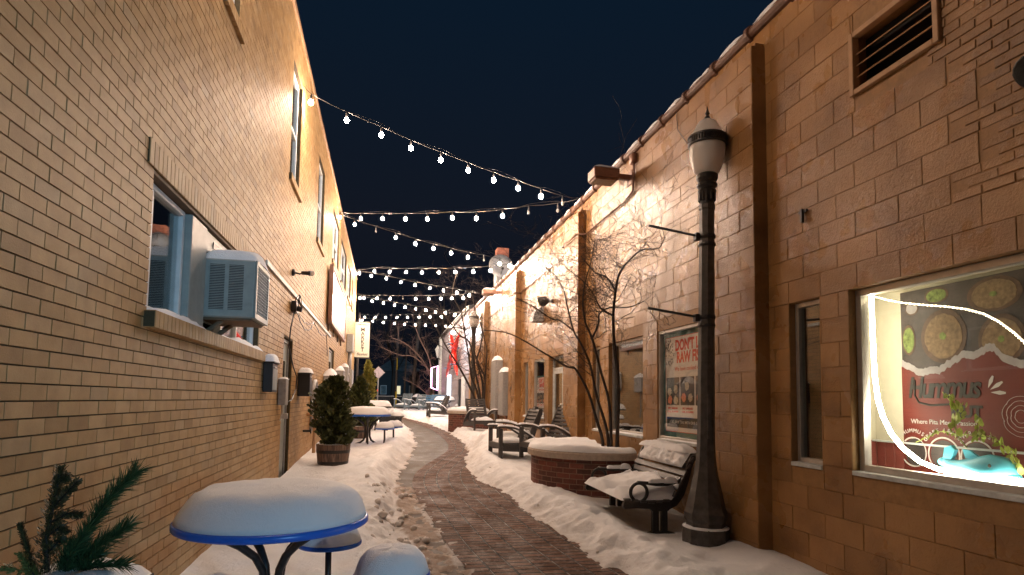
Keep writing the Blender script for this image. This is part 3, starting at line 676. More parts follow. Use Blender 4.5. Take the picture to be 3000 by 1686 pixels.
# junction box + loose cables
jb = thing('junction_box', 'brown junction box with a tangle of loose cable above the brick-wall door', 'electrical box', (LX, 10.2, 3.0))
mb = MB(); mb.box(LX + .012, LX + .09, 10.1, 10.35, 2.98, 3.16, bev=.006); mb.tube([(LX + .09, 10.2, 3.05), (LX + .17, 10.2, 3.03)], .045, 12); mb.build('casing', 'dark_iron', jb)
mb = MB()
def sag(a, b, s_, n=14, wob=0.):
    a = Vector(a); b = Vector(b); return [tuple(a.lerp(b, i / n) - Vector((0, 0, s_ * 4 * (i / n) * (1 - i / n))) + Vector((rs.normal(0, 1) * wob if 0 < i < n else 0, 0, rs.normal(0, 1) * wob if 0 < i < n else 0))) for i in range(n + 1)]
for k in range(3): mb.tube([(LX + .08 + .03 * k + .03 * math.sin(t), 10.22 + .16 * math.cos(t * 1.1 + k), 3.15 + .11 * math.sin(t + k)) for t in np.linspace(0, 7, 26)], .007, 5)
mb.tube(sag((LX + .05, 10.3, 3.1), (LX + .04, 13.0, 3.18), .28, 16, .01), .008, 5); mb.tube(sag((LX + .05, 10.35, 3.1), (LX + .04, 13.0, 3.2), .16, 16, .01), .006, 5); mb.tube(sag((LX + .04, 13.0, 3.18), (LX + .04, 15.8, 3.2), .12, 14, .01), .007, 5)
mb.tube([(LX + .04, 15.8, 3.2), (LX + .03, 16.1, 3.0), (LX + .03, 16.3, 2.7)], .008, 5)
mb.tube([(LX + .06, 10.15, 3.0), (LX + .04, 9.95, 2.7), (LX + .03, 9.9, 2.4), (LX + .05, 10.3, 2.1), (LX + .05, 10.75, 1.95), (LX + .04, 10.8, 1.75), (LX + .04, 10.3, 1.55), (LX + .04, 9.6, 1.5)], .011, 6); mb.build('cables', 'black', jb, True)
# pipes
gp = thing('gas_pipe', 'tan gas pipe with a dark valve rising by the first potted evergreen', 'pipe', (LX, 13, .4))
mb = MB(); mb.tube([(LX + .0, 12.7, 1.25), (LX + .12, 12.7, 1.25), (LX + .14, 12.9, 1.22), (LX + .14, 12.9, .3)], .035, 10); mb.build('pipe', 'tan_metal', gp, True)
mb = MB(); mb.tube([(LX, 12.2, .95), (LX + .14, 12.2, .95)], .022); mb.lathe([(0, 0), (.05, 0), (.05, .02), (0, .02)], 12, 0, T(LX + .14, 12.2, .95) @ RY(R(90)), cap=False); mb.build('valve', 'black', gp)
vp = thing('vent_pipe', 'grey gooseneck vent pipe on the brick wall behind the first potted evergreen', 'pipe', (LX, 14.0, .9))
mb = MB(); mb.tube([(LX + .05, 13.2, .9), (LX + .05, 13.2, 1.75)] + [(LX + .05 + .0, 13.2 + .3 - .3 * math.cos(t), 1.75 + .2 * math.sin(t)) for t in np.linspace(.3, 3.14, 9)] + [(LX + .05, 13.8, 1.55)], .05, 10); mb.build('pipe', 'grey_metal', vp, True)
def mbox(y, z, w, h, d, label, coneh=.14, s=3):
    b = thing('meter_box', label, 'meter box', (LX, y, z), group='meter boxes on the brick wall')
    q = MB(); q.box(LX + .012, LX + d, y, y + w, z, z + h, bev=.01); q.build('casing', 'grey_metal', b)
    q = MB(); q.tube([(LX + d * .5, y + w / 2, z), (LX + d * .5, y + w / 2, z - .9)], .03); q.build('conduit', 'grey_metal', b)
    q = MB(); q.lathe([(0, 0), (.06, 0), (.06, .03), (.05, .04), (0, .04)], 14, 0, T(LX + d, y + w / 2, z + h * .6) @ RY(R(90)), cap=False); q.build('dial', 'alu', b)
    q = MB(); pad(d + .03, w + .04, coneh, T(LX + d / 2, y + w / 2, z + h + .001), s, 1.4, .2, 10, 10, 4, q); q.build('snow', 'snow', b, True)
mbox(15.7, 1.75, .75, .40, .30, 'lowest and nearest meter box with a peaked cap of snow on the brick wall', .22, 3)
mbox(19.3, 1.95, .6, .50, .26, 'middle meter box with a small snow cap on the brick wall', .16, 4)
mbox(21.6, 2.05, .6, .62, .26, 'farthest meter box with a small snow cap on the brick wall', .16, 5)
cb = thing('service_mast', 'tall grey electrical service box and mast high on the brick wall', 'electrical box', (LX, 24.5, 2))
mb = MB(); mb.box(LX + .012, LX + .26, 24.2, 25.0, 3.42, 4.12, bev=.015); mb.build('upper_box', 'grey_metal', cb)
mb = MB(); mb.tube([(LX + .13, 24.6, 3.42), (LX + .13, 24.6, 2.7)], .08, 10); mb.build('mast', 'grey_metal', cb, True)
mb = MB(); mb.box(LX + .012, LX + .28, 24.1, 25.1, 1.5, 2.72, bev=.015); mb.build('lower_box', 'grey_metal', cb)
# mural panel
mu = thing('mural_panel', 'large framed winter-tree mural lit bright on the brick wall', 'mural', (LX, 18.6, 3.6))
mb = MB(); mb.box(LX + .06, LX + .13, 16.0, 21.3, 3.62, 4.95, bev=.004); mb.build('board', 'art', mu)
mb = MB()
for a in ((15.9, 16.0, 3.52, 5.05), (21.3, 21.4, 3.52, 5.05), (16.0, 21.3, 4.951, 5.05), (16.0, 21.3, 3.52, 3.619)): mb.box(LX + .05, LX + .15, *a, bev=.004)
mb.build('frame', 'terra', mu)
for y in (16.3, 17.9, 19.5, 20.9): mb = MB(); mb.box(LX + .012, LX + .05, y, y + .08, 3.36, 5.0); mb.build('batten', 'rust', mu)
# banner
bn = thing('banner_sign', 'tall cream market banner on brackets at the far corner of the brick building', 'sign', (LX, 31, 3.6))
mb = MB(); mb.box(-1.52, -.80, 30.93, 30.95, 3.66, 5.42, bev=.004); mb.build('banner', 'cream', bn)
mb = MB(); mb.tube([(-1.6, 30.94, 5.46), (-.76, 30.94, 5.46)], .025); mb.tube([(-1.6, 30.94, 3.62), (-.76, 30.94, 3.62)], .025); mb.tube([(-1.56, 30.94, 2.0), (-1.56, 30.94, 5.6)], .03); mb.build('brackets', 'black', bn)
TX = lambda x, y, z: T(x, y, z) @ RX(R(90))
mb = MB()
for i, c in enumerate('MARKET'): text_mb(c, .27, TX(-1.14, 30.925, 4.97 - i * .205), .006, mb=mb)
text_mb("CAMPBELL'S", .125, TX(-1.16, 30.925, 5.28), .001, mb=mb)
mb.build('lettering', 'ink', bn)
mb = MB(); text_mb('Basket', .2, TX(-1.16, 30.925, 3.75), .001, .35, mb=mb); mb.tube([(-1.42 + .05 * math.cos(t), 30.925, 3.88 + .06 * math.sin(t)) for t in np.linspace(0, 6.2, 18)], .005, 4); mb.build('script_lettering', 'ink', bn)

# ------------------------------------------------------------------ right building
YE = 26.0
RB = thing('block_building', 'long tan painted concrete-block shop building with buttresses, right of the alley', 'building', (6, 12, 0))
Z0 = 2.52 - 14 * .2032
zr = lambda k: 2.52 + k * .2032
RH = [(4.40, 4.79, 1.08, 2.52), (1.1, 4.07, 1.08, 2.52), (6.12, 7.50, 1.11, 2.56), (7.96, 9.30, 1.11, 2.56), (9.72, 10.08, 1.11, 2.56), (11.45, 13.0, .1, 2.58), (13.38, 14.38, 1.2, 2.6), (14.95, 15.5, 1.2, 2.6), (19.6, 20.1, .9, 2.5), (22.6, 23.1, 1.2, 2.6), (23.6, 24.1, 1.2, 2.6), (3.20, 3.95, 4.09, 4.56)]
PIL = [(5.08, 5.97), (10.47, 11.38), (15.87, 16.75), (21.2, 22.1)]
mb = MB(); mb.rnd = []
allh = list(RH)
pilh = [(a, b, -1, 5.15) for a, b in PIL]
r1 = masonry(-2, YE, Z0, 5.39, .4064, .2032, allh + pilh, .004, .12)
# a patch of wall relaid in small brick
small = [q for q in r1 if not (q[1] < 3.24 and q[2] > 2.75) and not (q[0] < 2.9 and q[2] > 2.9)]
cut = [(-2, 3.3, 2.72, 5.39)]
keep = []
for q in small: keep.append(q)
blocks_mesh(keep, WX, -1, .003, .0022, .0035, mb)
r2 = [q for q in masonry(-2, 3.3, 2.723, 5.39, .2032, .0677, allh, .010, .03) if not any(q[0] < k[1] and q[1] > k[0] and q[2] < k[3] and q[3] > k[2] for k in keep)]
blocks_mesh(r2, WX, -1, .006, .0035, .006, mb)
core_mesh(-2, YE, -.4, 5.40, WX + .0035, -1, RH, .16, mb)
mb.build('wall', ['block', 'block_joint'], RB)
mb = MB(); mb.box(WX + .4, 12, YE - .2, YE, -.4, 5.3); mb.box(WX + .4, 12, -2, -1.8, -.4, 5.3); mb.box(11.8, 12, -1.8, YE - .2, -.4, 5.3); mb.build('rear_walls', 'block_joint', RB)
mb = MB(); mb.box(WX + .01, 12, -2, YE, 5.25, 5.3); mb.build('roof', 'asphalt', RB)
mb = MB(); mb.box(7.2, 7.25, 4.85, YE - .3, .1, 5.2); mb.box(4.35, 11, 4.82, 4.84, .1, 5.2); mb.box(WX + .17, 11.7, 4.86, YE - .3, 3.3, 3.34); mb.build('rooms', 'interior', RB)
for i, (a, b) in enumerate(PIL):
    mb = MB(); mb.rnd = []
    rr = []
    k = 0; z = Z0
    while z < 5.12:
        zt = min(z + .2032, 5.15)
        if k % 2: rr += [(a + .0035, a + .2, z + .0035, zt - .0035), (a + .207, b - .0035, z + .0035, zt - .0035)] if b - a < .7 else [(a + .0035, a + .44, z + .0035, zt - .0035), (a + .447, b - .0035, z + .0035, zt - .0035)]
        else: rr += [(a + .0035, a + .23, z + .0035, zt - .0035), (a + .237, a + .64, z + .0035, zt - .0035), (a + .647, b - .0035, z + .0035, zt - .0035)]
        z += .2032; k += 1
    blocks_mesh(rr, WX - .15, -1, .004, .004, .0045, mb)
    n0 = len(mb.f); mb.box(WX - .147, WX + .02, a, b, -.4, 5.15, 0); mb.box(WX - .1, WX + .01, a + .01, b - .01, 5.151, 5.19, 0); mb.rnd += [.5] * (len(mb.f) - n0)
    mb.build('buttress', ['block'], RB)
# tile coping with knobs, snow in the hollows
mb = MB(); y = -2.0
while y < YE:
    L_ = .66; mb.lathe([(.062, 0), (.062, L_)], 12, 0, T(WX - .0, y, 5.42) @ RX(R(-90)), cap=True)
    mb.lathe([(.068, 0), (.085, .01), (.085, .06), (.068, .07)], 12, 0, T(WX, y, 5.42) @ RX(R(-90)), cap=True); y += L_
mb.box(WX - .05, WX + .3, -2, YE, 5.391, 5.43); cop = mb.build('coping', 'coping_tile', RB)
mb = MB(); y = -2.0; k = 0
while y < YE: pad(.24, .60, .115, T(WX + .06, y + .38, 5.43), k, 2.2, .35, 8, 10, 5, mb); y += .66; k += 1
mb.box(WX + .3, 12, -2, YE, 5.301, 5.42); mb.build('snow', 'snow', cop, True)
# shop windows
for i, h in enumerate(RH[:5] + RH[6:11]):
    big = i == 1
    f = win(RB, h[0], h[1], h[2], h[3], -1, WX, 'alu', sash=False, fw=.045 if not big else .055, dep=.10 if i not in (2, 5) else .055)
    if i in (1, 2, 5):
        for c in f.children:
            if c.name.startswith('pane'): c.data.materials[0] = M['glass_clear']
    q = MB(); q.box(WX - .012, WX + .12, h[0] + .002, h[1] - .002, h[2] - .03, h[2] + .006, bev=.004); q.build('sill', 'white_dirty', f)
    if i > 1: q = MB(); pad(.09, (h[1] - h[0]) * .92, .016, T(WX + .04, (h[0] + h[1]) / 2, h[2] + .007), i, 3, .5, 6, 12, 9, q); q.build('snow', 'snow', f, True)
a, b, c, d = RH[5]; q = MB(); X0 = WX + .10
for (u, v) in ((a + .002, a + .05), (b - .05, b - .002)): q.box(X0, X0 + .06, u, v, c, d - .002, bev=.003)
q.box(X0, X0 + .06, a + .05, b - .05, d - .055, d - .002, bev=.003); q.box(X0 + .005, X0 + .055, a + .05, b - .05, 2.28, 2.33, bev=.003); fr = q.build('door_frame', 'white_dirty', RB)
q = MB(); q.box(X0 + .02, X0 + .028, a + .05, b - .05, 2.33, d - .055); q.build('transom_pane', 'glass', fr)
mid = (a + b) / 2
for (u, v, hs) in ((a + .052, mid - .004, 1), (mid + .004, b - .052, -1)):
    q = MB()
    for (p, r_) in ((u, u + .06), (v - .06, v)): q.box(X0 + .008, X0 + .05, p, r_, c + .15, 2.276, bev=.003)
    q.box(X0 + .008, X0 + .05, u + .06, v - .06, 2.2, 2.276, bev=.003); q.box(X0 + .008, X0 + .05, u + .06, v - .06, c + .15, c + .40, bev=.003); dd = q.build('door', 'white_dirty', RB)
    q = MB(); q.box(X0 + .025, X0 + .031, u + .055, v - .055, c + .39, 2.21); q.build('pane', 'glass', dd)
    yh = v - .10 if hs > 0 else u + .10; q = MB(); q.tube([(X0 + .008, yh, 1.15), (X0 - .05, yh, 1.18), (X0 - .05, yh, 1.5), (X0 + .008, yh, 1.53)], .012); q.build('handle', 'alu', dd)
# louvred vent
vt = thing('wall_vent', 'wide brown louvred vent in a boxed frame high on the block wall', 'vent', (WX, 3.57, 4.05))
mb = MB(); Y0, Y1, A, B = 3.18, 3.97, 4.06, 4.58
for q in ((Y0, Y0 + .045, A, B), (Y1 - .045, Y1, A, B), (Y0 + .045, Y1 - .045, A, A + .045), (Y0 + .045, Y1 - .045, B - .045, B)): mb.box(WX - .035, WX + .03, *q, bev=.005)
mb.build('frame', 'tan_metal', vt)
mb = MB(); z = A + .07
while z < B - .08: mb.box(-.055, .055, Y0 + .046, Y1 - .046, -.004, .004, 0, T(WX + .045, 0, z + .02) @ RY(R(-38))); z += .095
mb.build('louvres', 'tan_metal', vt)
mb = MB(); mb.box(WX + .12, WX + .13, Y0 + .02, Y1 - .02, A + .03, B - .03); mb.build('backing', 'black', vt)
# hanging barn lamp at the frame edge
bl = thing('barn_lamp', 'dark gooseneck barn lamp, unlit, over the lit shop window', 'light', (WX, 2.55, 3.6))
mb = MB(); mb.lathe([(.02, .2), (.05, .19), (.07, .1), (.15, .03), (.17, 0), (.16, 0), (.06, .1), (.02, .12)], 24, 0, T(3.36, 2.34, 3.36) @ RY(R(25)) @ Matrix.Identity(4), cap=False); mb.build('shade', 'dark_iron', bl, True)
mb = MB(); mb.tube([(3.44, 2.34, 3.54), (3.42, 2.34, 3.71), (3.5, 2.34, 3.81), (WX, 2.34, 3.78)], .014); mb.build('arm', 'dark_iron', bl, True)
def shoebox(y, z, label, s):
    b = thing('floodlight', label, 'light', (WX, y, z), group='floodlights on the block wall')
    q = MB(); q.box(2.98, 3.38, y - .16, y + .16, z - .02, z + .13, bev=.01); q.box(3.0, 3.36, y - .14, y + .14, z - .05, z - .02, bev=.01); q.build('housing', 'terra', b)
    q = MB(); q.box(3.02, 3.34, y - .12, y + .12, z - .056, z - .05); q.build('lens', 'bulb_off', b)
    q = MB(); q.box(3.38, WX - .02, y - .04, y + .04, z + .02, z + .10, bev=.006); q.box(WX - .02, WX - .006, y - .1, y + .1, z - .06, z + .16, bev=.004); q.build('arm', 'terra', b)
    q = MB(); pad(.4, .32, .05, T(3.18, y, z + .131), s, 3, .4, 10, 8, 5, q); q.build('snow', 'snow', b, True)
    q = MB()
    for k in range(9): xx = 3.42 + .018 * k; q.lathe([(.008, 0), (.005, -.05 - .05 * rs.rand()), (.0005, -.12 - .1 * rs.rand())], 5, 0, T(xx, y - .04 + .03 * rs.rand(), z + .02), cap=False)
    q.build('icicles', 'bulb_off', b)
shoebox(8.4, 4.98, 'nearer brown box floodlight on an arm with icicles, under the tiled coping', 1); shoebox(18.6, 4.98, 'farther brown box floodlight on an arm, just before the chimney', 2)
mb = MB(); mb.tube([(WX - .03, 8.25, 5.38), (WX - .03, 8.2, 5.1), (WX - .03, 8.25, 4.78), (WX - .03, 8.6, 4.72)], .018, 7); mb.box(WX - .07, WX - .01, 8.14, 8.30, 5.2, 5.34); mb.tube([(WX - .03, 8.6, 4.72), (WX - .03, 10.4, 4.70), (3.43, 10.42, 4.70), (3.43, 11.42, 4.70), (WX - .03, 11.44, 4.70), (WX - .03, 12.0, 4.58), (WX - .03, 15.8, 4.55), (3.43, 15.82, 4.55), (3.43, 16.8, 4.55), (WX - .03, 16.82, 4.55), (WX - .03, 24, 4.5)], .014, 6)
tag(mb.build('wall_conduit', 'terra', None, True), 'thin brown conduit running along the upper block wall from a floodlight', 'conduit')
mb = MB(); mb.tube([(WX - .012, 6.9, 5.36), (WX - .02, 6.85, 5.1), (WX - .015, 6.6, 4.8), (WX - .012, 6.3, 4.62)], .005, 5); tag(mb.build('loose_wire', 'black', None, True), 'short loose wire dangling from the coping above the street lamp', 'wire')
for (y, z, lb) in ((4.55, 3.30, 'small iron wall hook left of the lit shop window top'), (3.55, 4.80, 'dark iron bracket above the louvred vent')):
    mb = MB(); mb.box(WX - .03, WX - .006, y - .05, y + .05, z, z + .02); mb.box(WX - .045, WX - .02, y - .012, y + .012, z - .09, z + .03); tag(mb.build('wall_hook', 'black'), lb, 'hook')
# spot heads and grey hood light in bay C
sp = thing('spotlight', 'dark twin-head spotlight on the block wall behind the bare tree', 'light', (WX, 12.7, 3.8))
mb = MB(); mb.lathe([(0, 0), (.05, 0), (.05, .05), (0, .05)], 12, 0, T(WX - .01, 12.7, 3.82) @ RY(R(-90)), cap=False); mb.tube([(WX - .05, 12.7, 3.82), (WX - .12, 12.7, 3.8)], .02); mb.build('mount', 'black', sp)
for dy, a in ((-.13, .5), (.13, -.4)):
    mb = MB(); mb.lathe([(.03, -.1), (.055, -.08), (.10, .10), (.0, .08)], 14, 0, T(WX - .2, 12.7 + dy, 3.82 + dy * .3) @ RZ(a) @ RY(R(-110)), cap=False); mb.build('lamp_head', 'dark_iron', sp, True)
hd = thing('hood_light', 'grey quarter-round hood light on the block wall past the twin spotlight', 'light', (WX, 13.6, 3.5))
mb = MB(); mb.prism([(0, 0), (0, .34), (.08, .33), (.17, .27), (.23, .16), (.25, 0)], .34, 0, T(WX - .008, 13.45, 3.46) @ Matrix(((-1, 0, 0, 0), (0, 0, 1, 0), (0, 1, 0, 0), (0, 0, 0, 1)))); mb.build('hood', 'grey_metal', hd)
# electrical cabinets on the block wall
def cabinet(y, w, z0, z1, d, label, s):
    b = thing('electrical_cabinet', label, 'electrical box', (WX, y, z0), group='cabinets on the block wall')
    q = MB(); q.box(WX - d, WX - .006, y, y + w, z0, z1, bev=.012); q.build('casing', 'grey_metal', b)
    q = MB(); q.box(WX - d - .008, WX - d, y + .03, y + w - .03, z0 + .04, z1 - .06, bev=.004); dr_ = q.build('door', 'grey_metal', b)
    q = MB(); q.box(WX - d - .03, WX - d - .008, y + w * .7, y + w * .7 + .03, (z0 + z1) / 2, (z0 + z1) / 2 + .12); q.build('handle', 'alu', dr_)
    q = MB(); pad(d + .02, w + .02, .17, T(WX - d / 2, y + w / 2, z1 + .001), s, 1.8, .2, 10, 10, 4, q); q.build('snow', 'snow', b, True)
    q = MB()
    for dy in (.12, .3): q.tube([(WX - d / 2, y + dy, z0), (WX - d / 2, y + dy, .3)], .035)
    q.build('conduit', 'terra', b)
cabinet(18.3, .9, 1.15, 2.85, .22, 'taller, farther grey electrical cabinet with a snow cap on the block wall', 1)
cabinet(16.95, .7, 1.15, 2.42, .26, 'shorter, nearer grey electrical cabinet with a peaked snow cap on the block wall', 2)
# chimney and dish
ch = thing('chimney', 'roof chimney of red brick over grey metal standing behind the snowy coping', 'chimney', (4.0, 21, 5.3))
mb = MB(); mb.box(3.85, 4.35, 21.0, 21.5, 5.31, 6.7, bev=.02); mb.build('flue', 'grey_metal', ch)
mb = MB(); mb.box(3.88, 4.32, 21.03, 21.47, 6.701, 7.15, bev=.02); mb.build('brick_top', 'jbrick', ch)
ds = thing('satellite_dish', 'round grey satellite dish in front of the roof chimney', 'dish', (4.0, 20.7, 5.3))
mb = MB(); mb.lathe([(.0, .0), (.2, .015), (.36, .07), (.44, .12), (.44, .13), (.2, .03), (0, .015)], 28, 0, T(3.95, 20.75, 6.35) @ RX(R(80)), cap=False); mb.build('dish', 'grey_metal', ds, True)
mb = MB(); mb.tube([(4.0, 20.75, 5.31), (4.0, 20.75, 6.3)], .03); mb.tube([(3.95, 20.75, 6.0), (3.95, 20.35, 6.2)], .015); mb.ell((3.95, 20.33, 6.22), (.05, .07, .05)); mb.build('mast', 'dark_iron', ds)

# ---- posters
PX = lambda x, y, z: T(x, y, z) @ Matrix(((0, 0, -1, 0), (-1, 0, 0, 0), (0, 1, 0, 0), (0, 0, 0, 1)))
def quad(mb, x, y0, y1, z0, z1, t=.0015, m=0): mb.box(x - t, x, y0, y1, z0, z1, m)
def disc(mb, x, y, z, ry, rz=None, n=24, m=0, jitter=0.):
    rz = rz or ry; c = [(-(ry * (1 + jitter * (rs.rand() - .5))) * math.cos(a), (rz * (1 + jitter * (rs.rand() - .5))) * math.sin(a)) for a in np.linspace(0, 2 * math.pi, n, endpoint=False)]
    mb.prism(c[::-1], .0014, m, PX(x, y, z))
def fish_poster(y0, y1, z0, z1, label):
    w = y1 - y0; h = z1 - z0; p = thing('window_poster', label, 'poster', (WX + .085, (y0 + y1) / 2, z0), group='food posters in the block-building windows')
    x = WX + .074; U = lambda u: y1 - u * w; V = lambda v: z0 + v * h
    q = MB(); quad(q, x, y0, y1, z0, z1, .002); q.build('border', 'teal', p)
    q = MB(); quad(q, x - .002, U(.955), U(.045), V(.045), V(.955)); q.build('sheet', 'paper', p)
    q = MB()
    for (a, b, c, d) in ((.045, .05, .045, .955), (.95, .955, .045, .955), (.045, .955, .045, .05), (.045, .955, .95, .955)): quad(q, x - .0036, U(b), U(a), V(c), V(d), .0004)
    for i, s_ in enumerate(("DON'T LIKE", "RAW FISH?")): text_mb(s_, .150 * w, PX(x - .0036, U(.575), V(.82 - .115 * i)), .006 * w, mb=q, sx=.80)
    text_mb('We have cooked options', .062 * w, PX(x - .0036, U(.56), V(.625)), .0, mb=q)
    for j, s_ in enumerate(('SPICY SHREDDED', 'CRAB, OR SALMON')): 
        for k in range(3): text_mb(s_, .026 * w, PX(x - .0036, U(.2 + .3 * k), V(.262 - .032 * j)), .001, mb=q)
    q.build('red_lettering', 'inkred', p)
    for k in range(3):
        a = .065 + .295 * k; f = MB(); quad(f, x - .0036, U(a + .275), U(a), V(.3), V(.565), .001); ph = f.build('food_picture', 'posterdark', p)
        f = MB(); f2 = MB(); f3 = MB()
        for (du, dv, kk) in (((.07, .43, 0), (.2, .45, 1), (.08, .35, 2), (.2, .345, 1)) if k == 0 else ((.135, .475, 0), (.07, .37, 2), (.2, .37, 0))):
            disc(f3, x - .0048, U(a + du), V(dv), .056 * w, .048 * h, 20); disc(f if kk == 2 else f2, x - .0064, U(a + du), V(dv), .043 * w, .04 * h, 22, jitter=.35)
        f.build('salmon', 'fruit', ph); f2.build('grains', 'nutty', ph); f3.build('bowls', 'soot', ph)
    q = MB(); quad(q, x - .0036, U(.93), U(.07), V(.09), V(.185), .001)
    for _ in range(46): u = rs.normal(.13, .04); v = rs.uniform(.66, .93); disc(q, x - .0036, U(min(max(u, .06), .26)), V(v), .006 * w, .010 * h, 6)
    q.build('black_print', 'ink', p)
    q = MB(); text_mb('ALSO, SAVE TIME WITH OUR GRAB & GO', .040 * w, PX(x - .0052, U(.5), V(.128)), .0006, mb=q); q.build('white_lettering', 'inkpale', p)
fish_poster(6.17, 7.45, 1.16, 2.515, 'large teal-edged raw fish poster in the window behind the street lamp')
fish_poster(13.43, 14.33, 1.25, 2.2, 'smaller teal-edged fish poster in the window just beyond the glass double door')
pd = thing('window_sticker', 'round white shop sticker on the glass double door', 'sticker', (WX + .12, 11.9, 1.5))
mb = MB(); xx = WX + .122
for rr_ in (.20,):
    n = 40
    for i in range(n):
        a = 2 * math.pi * i / n; b = 2 * math.pi * (i + 1) / n; c = [(rr_ * math.cos(a), 1.45 * rr_ * math.sin(a)), (rr_ * math.cos(b), 1.45 * rr_ * math.sin(b)), ((rr_ - .01) * math.cos(b), 1.45 * (rr_ - .01) * math.sin(b)), ((rr_ - .01) * math.cos(a), 1.45 * (rr_ - .01) * math.sin(a))]
        mb.prism(c, .001, 0, PX(xx, 11.85, 1.88))
text_mb('POKE', .15, PX(xx, 11.85, 1.90), .003, mb=mb); text_mb('FRESH', .12, PX(xx, 11.85, 1.77), .002, mb=mb); mb.build('print', 'inkpale', pd)
mb = MB(); mb.prism([(-.07, .06), (.07, .06), (.05, -.05), (-.05, -.05)], .001, 0, PX(xx, 11.85, 1.66)); mb.build('bowl_mark', 'teal', pd)

# ---- lit display window: hummus shop
dp = thing('shop_display', 'lit display case behind the big shop window, cream side wall and red boarding', 'display case', (3.9, 2.6, 1.0))
mb = MB(); mb.box(WX + .165, 4.33, 4.30, 4.33, 1.0, 2.7); mb.box(WX + .165, 4.33, .9, 4.30, 2.53, 2.56); mb.build('side_wall', 'cream', dp)
mb = MB(); mb.box(4.06, 4.08, .9, 4.299, .95, 2.529); mb.build('back_wall', 'cream', dp)
mb = MB()
for i in range(3): mb.box(3.80 + i * .085, 3.80 + i * .085 + .082, 4.285, 4.299, 1.0, 1.31, bev=.003)
for i in range(36): mb.box(4.045, 4.059, 4.28 - (i + 1) * .09 + .004, 4.28 - i * .09, 1.0, 1.30, bev=.003)
mb.build('boarding', 'bead', dp)
mb = MB(); mb.box(WX + .165, 4.06, .9, 4.30, 1.0, 1.06, bev=.003); mb.box(4.0, 4.044, .9, 4.28, 1.30, 1.315, bev=.002); mb.build('ledge', 'white_dirty', dp)
hp = thing('hummus_poster', 'big red hummus poster with bowls of food in the lit shop window', 'poster', (4.03, 2.6, 1.1))
X0 = 4.035
mb = MB(); quad(mb, X0, 1.0, 3.99, 1.10, 2.50, .002); mb.build('photo_background', 'posterdark', hp)
tl_ = [(3.99, 1.965), (3.93, 1.94), (3.82, 1.88), (3.74, 1.90), (3.66, 1.89), (3.6, 1.935), (3.54, 1.955), (3.47, 2.0), (3.40, 1.985), (3.33, 2.01), (3.30, 2.03), (3.25, 2.03), (3.20, 1.96), (3.13, 1.925), (3.06, 1.90), (2.9, 1.95), (2.6, 1.9), (2.2, 2.0), (1.8, 1.9), (1.0, 1.95)]
fine = []
for (p, q) in zip(tl_, tl_[1:]):
    for t in np.linspace(0, 1, 6, endpoint=False): fine.append((p[0] + (q[0] - p[0]) * t, p[1] + (q[1] - p[1]) * t + rs.normal(0, .004)))
def torn(dz, x, m, nmn):
    q = MB()
    for (p, r_) in zip(fine, fine[1:]): q.add([(x, p[0], 1.10), (x, r_[0], 1.10), (x, r_[0], r_[1] + dz + rs.normal(0, .002)), (x, p[0], p[1] + dz)], [(0, 1, 2, 3)])
    q.build(nmn, m, hp)
torn(0, X0 - .009, 'grey_torn', 'torn_edge'); torn(-.055, X0 - .010, 'posterred', 'red_panel')
bw = [(3.625, 2.118, .185, .20, 'food1'), (3.20, 2.055, .16, .17, 'food1'), (3.24, 2.40, .19, .12, 'food1'), (3.67, 2.485, .10, .06, 'food3'), (3.95, 2.115, .06, .12, 'food3'), (3.885, 2.362, .06, .055, 'grey_torn'), (2.8, 2.2, .2, .2, 'food1'), (2.3, 2.35, .2, .15, 'food1')]
for (y, z, ry, rz_, m) in bw:
    z = min(z, 2.50 - rz_ - .012); y = min(y, 3.99 - ry - .01)
    q = MB(); disc(q, X0 - .0035, y, z, ry, rz_, 40); bo = q.build('food_bowl', 'food2', hp)
    q = MB(); disc(q, X0 - .0052, y, z, ry * .82, rz_ * .82, 40, jitter=.06); q.build('food', m, bo)
    if m == 'food1': q = MB(); disc(q, X0 - .0070, y, z, ry * .14, rz_ * .14, 12, jitter=.3); q.build('herbs', 'food3', bo)
mb = MB(); text_mb('Hummus', .225, PX(X0 - .0125, 3.645, 1.665), .0045, .22, mb=mb, sx=.80, spacing=.84)
mb.tube([(X0 - .013, 3.87, 1.80), (X0 - .013, 3.875, 1.68), (X0 - .013, 3.84, 1.625), (X0 - .013, 3.74, 1.605), (X0 - .013, 3.58, 1.615)], .007, 6)
text_mb('HUT', .115, PX(X0 - .0125, 3.46, 1.525), .005, mb=mb); mb.build('logo_lettering', 'ink', hp)
mb = MB()
text_mb('Where Pita Meets Passion', .05, PX(X0 - .0125, 3.65, 1.465), 0, mb=mb)
def arc(mb, s_, y, z, r_, size, span):
    n = len(s_)
    for i, c in enumerate(s_):
        a = (i - (n - 1) / 2) / max(n - 1, 1) * span; text_mb(c, size, PX(X0 - .0145, y - r_ * math.sin(a), z + r_ * math.cos(a)) @ RZ(-a), 0, mb=mb)
for s_, y, r_ in (('HUMMUS', 3.90, .115), ('GRAPE LEAVES', 3.645, .13), ('WRAPS', 3.39, .125)):
    arc(mb, s_, y, 1.245, r_ + .035, .042, 1.1 if len(s_) < 8 else 1.9)
    yy_ = min(y, 3.86)
    for i in range(40):
        a = 2 * math.pi * i / 40; b = 2 * math.pi * (i + 1) / 40; r2_ = r_ - .012
        if y + r_ * math.cos(a) > 3.985: continue
        mb.add([(X0 - .0145, y + q_ * math.cos(t), 1.245 + q_ * math.sin(t)) for q_, t in ((r_, a), (r_, b), (r2_, b), (r2_, a))], [(0, 1, 2, 3)])
for (a, l) in ((1.15, .09), (.55, .1), (-.05, .1)):
    mb.prism([(0, 0), (l * .6, .014), (l, .006), (l, -.006), (l * .6, -.014)], .001, 0, PX(X0 - .0125, 3.31, 1.70) @ RZ(a) @ T(.03, 0, 0))
